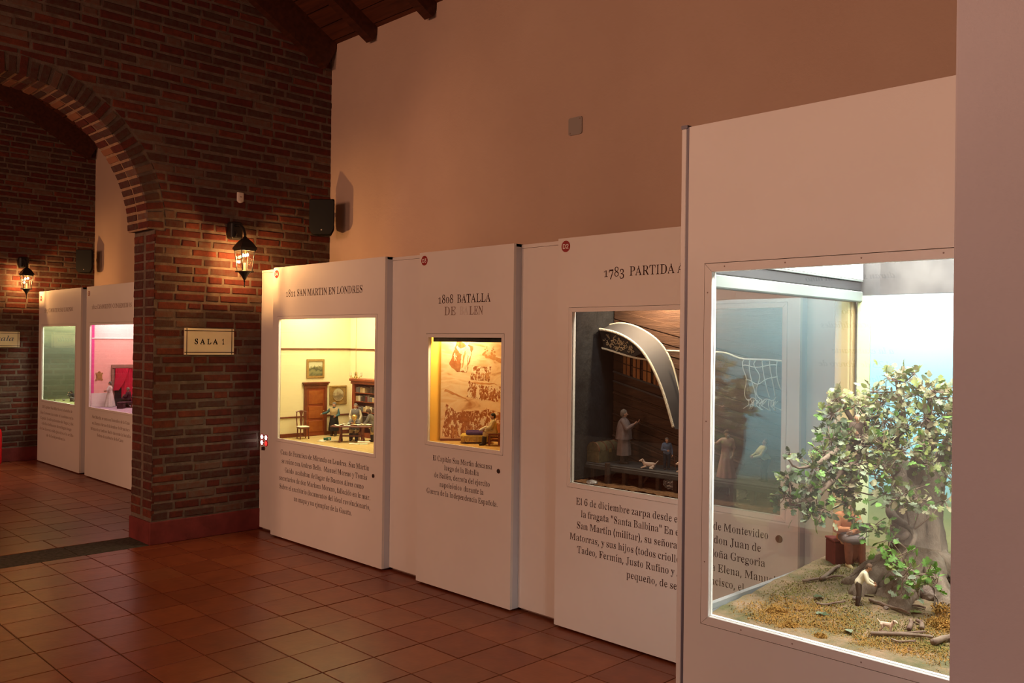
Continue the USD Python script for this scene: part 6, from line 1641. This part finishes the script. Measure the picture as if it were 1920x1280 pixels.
allpts = [np.array(q)[:, :3] for q in (smooth_path(trunkA, 30)[14:], smooth_path(trunkB, 30)[16:])]
for B in branches:
    Q = smooth_path(B, 24)
    Q[:, :3] += .004 * (np.stack([fbm(Q[:, :3], 30, 2, s) for s in (1, 2, 3)], 1) - .5)
    tree.add("branch", tube(Q[:, :3], np.maximum(Q[:, 3], .0014), 7), "bark" if B[0][3] > .012 else "twig", world=True, smooth=True)
    allpts.append(Q[:, :3])
AP = np.vstack(allpts)


def leaf_mesh(seed, lobes):
    r = random.Random(seed)
    if lobes:
        out = [(0, 0), (.10, .10), (.40, .02), (.36, .20), (.15, .28), (.50, .36), (.46, .56), (.15, .54), (.34, .74), (.20, .88), (0, 1.0)]
    else:
        out = [(0, 0), (.16, .08), (.30, .26), (.34, .46), (.28, .66), (.16, .84), (0, 1.0)]
    out = [(x * r.uniform(.85, 1.15), y) for x, y in out]
    n = len(out)
    V = [(0, y, .05 * math.sin(y * 3)) for _, y in out] + [(x, y, .05 * math.sin(y * 3) + .10 * x) for x, y in out] + [(-x, y, .05 * math.sin(y * 3) + .10 * x) for x, y in out]
    F = []
    for k in range(n - 1):
        F += [(k, n + k, n + k + 1), (k, n + k + 1, k + 1), (k, 2 * n + k + 1, 2 * n + k), (k, k + 1, 2 * n + k + 1)]
    # thin second side so that the leaf has a body
    V = np.array(V, float); V2 = V - (0, 0, .012)
    F = np.array(F)
    return np.vstack([V, V2]), np.vstack([F, F[:, ::-1] + len(V)])


LEAVES = [leaf_mesh(s, s % 3 != 0) for s in range(9)]
lr = np.random.default_rng(77)
leaves, twigs = [], []
for (cx, cy, cz, n, sp) in clusters:
    c = np.array([cx, cy, cz])
    near = AP[np.argmin(((AP - c) ** 2).sum(1))]
    mid = (near + c) / 2 + lr.normal(0, .006, 3)
    twigs.append(tube([near, mid, c], (.0026, .0020, .0014), 5))
    for k in range(int(n * (5.8 if cz > 1.10 else (4.4 if cz > 1.02 else 2.8)))):
        p = c + lr.normal(0, sp * .74, 3)
        p[2] = max(p[2], float(ground_z(p[0], p[1])) + .012); p[0] = np.clip(p[0], -1.268, .0); p[1] = np.clip(p[1], 2.06, 2.90)
        out = p - c + lr.normal(0, .006, 3) + np.array([0, 0, .003]); out /= np.linalg.norm(out) + 1e-9
        up = lr.normal(0, .55, 3) + np.array([0, -.35, .8]); up -= out * (up @ out); up /= np.linalg.norm(up) + 1e-9
        sd = np.cross(out, up)
        s_ = lr.uniform(.013, .0255)
        v, f = LEAVES[lr.integers(9)]
        w_ = v * s_
        leaves.append((p, s_, (p + w_[:, :1] * sd + w_[:, 1:2] * out + w_[:, 2:] * up, f)))
        if k % 2 == 0: twigs.append(tube([c, (c + p) / 2 + lr.normal(0, .003, 3), p + out * .004], (.0013, .0010, .0008), 4))


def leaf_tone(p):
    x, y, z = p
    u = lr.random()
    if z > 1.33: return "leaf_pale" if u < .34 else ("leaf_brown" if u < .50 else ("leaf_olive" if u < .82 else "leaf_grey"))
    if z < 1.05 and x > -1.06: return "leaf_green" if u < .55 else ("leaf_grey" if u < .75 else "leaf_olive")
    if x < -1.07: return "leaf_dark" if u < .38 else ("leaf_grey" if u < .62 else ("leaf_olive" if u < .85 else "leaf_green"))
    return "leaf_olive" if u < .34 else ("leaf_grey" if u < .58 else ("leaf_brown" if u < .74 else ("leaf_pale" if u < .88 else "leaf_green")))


tree.add("twigs", [tri(g) for g in twigs], "twig", world=True, kind="stuff")
leaves.sort(key=lambda q: -q[1] / np.linalg.norm(q[0] - EYE) * (1 if q[0][0] < -.66 * q[0][1] / 2 - .0 else .3))
rest = {}
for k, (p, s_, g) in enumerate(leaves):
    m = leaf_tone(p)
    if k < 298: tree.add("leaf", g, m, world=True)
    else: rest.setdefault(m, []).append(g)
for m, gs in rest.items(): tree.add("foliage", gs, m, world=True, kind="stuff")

# sticks, stones, fallen leaves and figures on the ground
def on_ground(x, y, dz=0): return (x, y, float(ground_z(x, y)) + dz)


STK = [((-1.164, 2.456), (-1.176, 2.606), .0065, "forked grey stick lying left of the seated figurine, thicker arm"), ((-1.205, 2.425), (-1.125, 2.510), .0045, "forked grey stick lying left of the seated figurine, thinner arm"), ((-1.091, 2.272), (-1.034, 2.319), .0032, "short pale stick lying left of the bending boy"),
       ((-.985, 2.370), (-.873, 2.342), .0042, "long dark stick running right from the bending boy's feet"), ((-.895, 2.165), (-.775, 2.236), .0050, "longest brown stick lying at the front beside the small dog"), ((-.880, 2.185), (-.80, 2.250), .0034, "thin brown stick lying behind the longest front stick"),
       ((-.760, 2.185), (-.735, 2.280), .0085, "thick dark log end at the front right beside the pier"), ((-.932, 2.405), (-.851, 2.392), .0036, "pale thin stick lying before the grey rock"), ((-.835, 2.246), (-.852, 2.305), .0062, "stubby grey stick behind the longest front stick, left one"), ((-.812, 2.270), (-.838, 2.310), .0062, "stubby grey stick behind the longest front stick, right one"), ((-.845, 2.155), (-.800, 2.185), .0028, "thin short twig at the very front right")]
for (a, b, r_2, lb) in STK:
    P = []
    for q in np.linspace(0, 1, 8):
        x, y = a[0] + (b[0] - a[0]) * q, a[1] + (b[1] - a[1]) * q + .006 * math.sin(q * 5 + r_2 * 900)
        P.append((x, y, float(ground_z(x, y)) + r_2 * .9 + .003))
    t = T("stick", lb, "stick", P[0])
    t.add("stem", tube(P, np.linspace(r_2, r_2 * .7, 8), 7), "twig", world=True, smooth=True)
    t.add("side_twig", tube([P[4], np.array(P[5]) + (.008, -.006, .004), np.array(P[6]) + (.014, -.012, .004)], (r_2 * .6, r_2 * .5, r_2 * .3), 5), "twig", world=True)
for (x, y, s_, lb) in ((-.925, 2.520, .042, "largest grey rock at the foot of the tree, right of the bending boy"), (-.872, 2.475, .024, "brown rock right of the largest grey rock"), (-.842, 2.500, .020, "small dark rock between the brown rock and the pier"), (-.905, 2.455, .016, "small dark rock in front of the largest grey rock"), (-1.02, 2.36, .008, "tiny pebble left of the bending boy"), (-.935, 2.35, .006, "tiny white pebble right of the bending boy's feet")):
    fv, ff = tri(trimesh.creation.icosphere(subdivisions=3, radius=s_))
    fv = fv * (1.1, .9, .85) * (.65 + .7 * fbm(fv / s_ + x * 50, 1.4, 3, 4)[:, None]) + on_ground(x, y, s_ * .45)
    single("rock", (fv, ff), "rock", lb, "rock", smooth=True)
for k, (x, y, m, lb) in enumerate(((-1.055, 2.205, "leaf_grey", "pale green fallen leaf on the moss left of centre"), (-1.035, 2.215, "leaf_dark", "dark fallen leaf beside the pale green fallen leaf"), (-1.10, 2.33, "leaf_dark", "dark fallen leaf on the bare earth near the left glass"), (-.955, 2.16, "leaf_grey", "grey fallen leaf on the moss near the front"), (-.875, 2.36, "leaf_olive", "olive fallen leaf near the bending boy's stick"), (-1.00, 2.40, "leaf_brown", "brown fallen leaf behind the bending boy"))):
    v, f = LEAVES[k]
    single("fallen_leaf", rot((v * .028, f), rz=k * 1.3, at=on_ground(x, y, .005)), m, lb, "leaf")

bx = T("wooden_box", "dark red wooden box that the orange-clad figurine sits on", "box", on_ground(-1.205, 2.70, -.006), -.75)
bx.add("body", box(-.040, -.045, 0, .032, .045, .072, .003), "cloth_wine")
bx.add("lid", box(-.042, -.047, .072, .034, .047, .079, .002), "cloth_wine")
figure("person_figure", "seated figurine in an orange blouse and brown skirt under the tree, face hidden by leaves", on_ground(-1.195, 2.69, -.002), -.72, .262,
       dict(SIT, el=(.07, .16, .42), er=(.07, -.16, .42), wl=(.20, -.02, .41), wr=(.19, .03, .44), look=(1, -.3, -.2), kl=(.22, .075, .30), kr=(.22, -.075, .30)), "skin",
       [("skirt", "skirt_lap", "cloth_rust"), ("apron", "apron", "cloth_greybrown"), ("blouse", "bodice", "cloth_orange"), ("sleeves", "sleeves", "cloth_orange"), ("shoe", "shoes", "cloth_buff")], "hair_dark", "long")
figure("person_figure", "small boy figurine in a cream shirt bending forward in front of the tree", on_ground(-.998, 2.325, -.002), .35, .125,
       dict(pelvis=(0, 0, .50), chest=(.11, 0, .66), neck=(.17, 0, .76), head=(.215, 0, .835), sl=(.13, .105, .71), sr=(.13, -.105, .71), el=(.17, .15, .56), er=(.19, -.14, .55), wl=(.28, .10, .50), wr=(.30, -.08, .49), look=(1, -.3, -.5)), "skin_tan",
       [("breeches", "trousers", "cloth_brown"), ("shirt", "bodice", "cloth_cream"), ("sleeves", "sleeves", "cloth_cream"), ("boot", "boots", "boot")], "hair_brown")
figure("person_figure", "child figurine perched among the branches, only its pale head showing", (-1.070, 2.470, 1.197), -.9, .145,
       dict(SIT, wl=(.12, .12, .62), el=(.06, .16, .5)), "skin", [("trousers", "trousers", "cloth_brown"), ("shirt", "shirt", "cloth_brown")], "hair_brown", "bald")
dog("small white and brown puppy figurine standing at the front of the tree case", on_ground(-.872, 2.196, .0), .1, .044, "fawn")
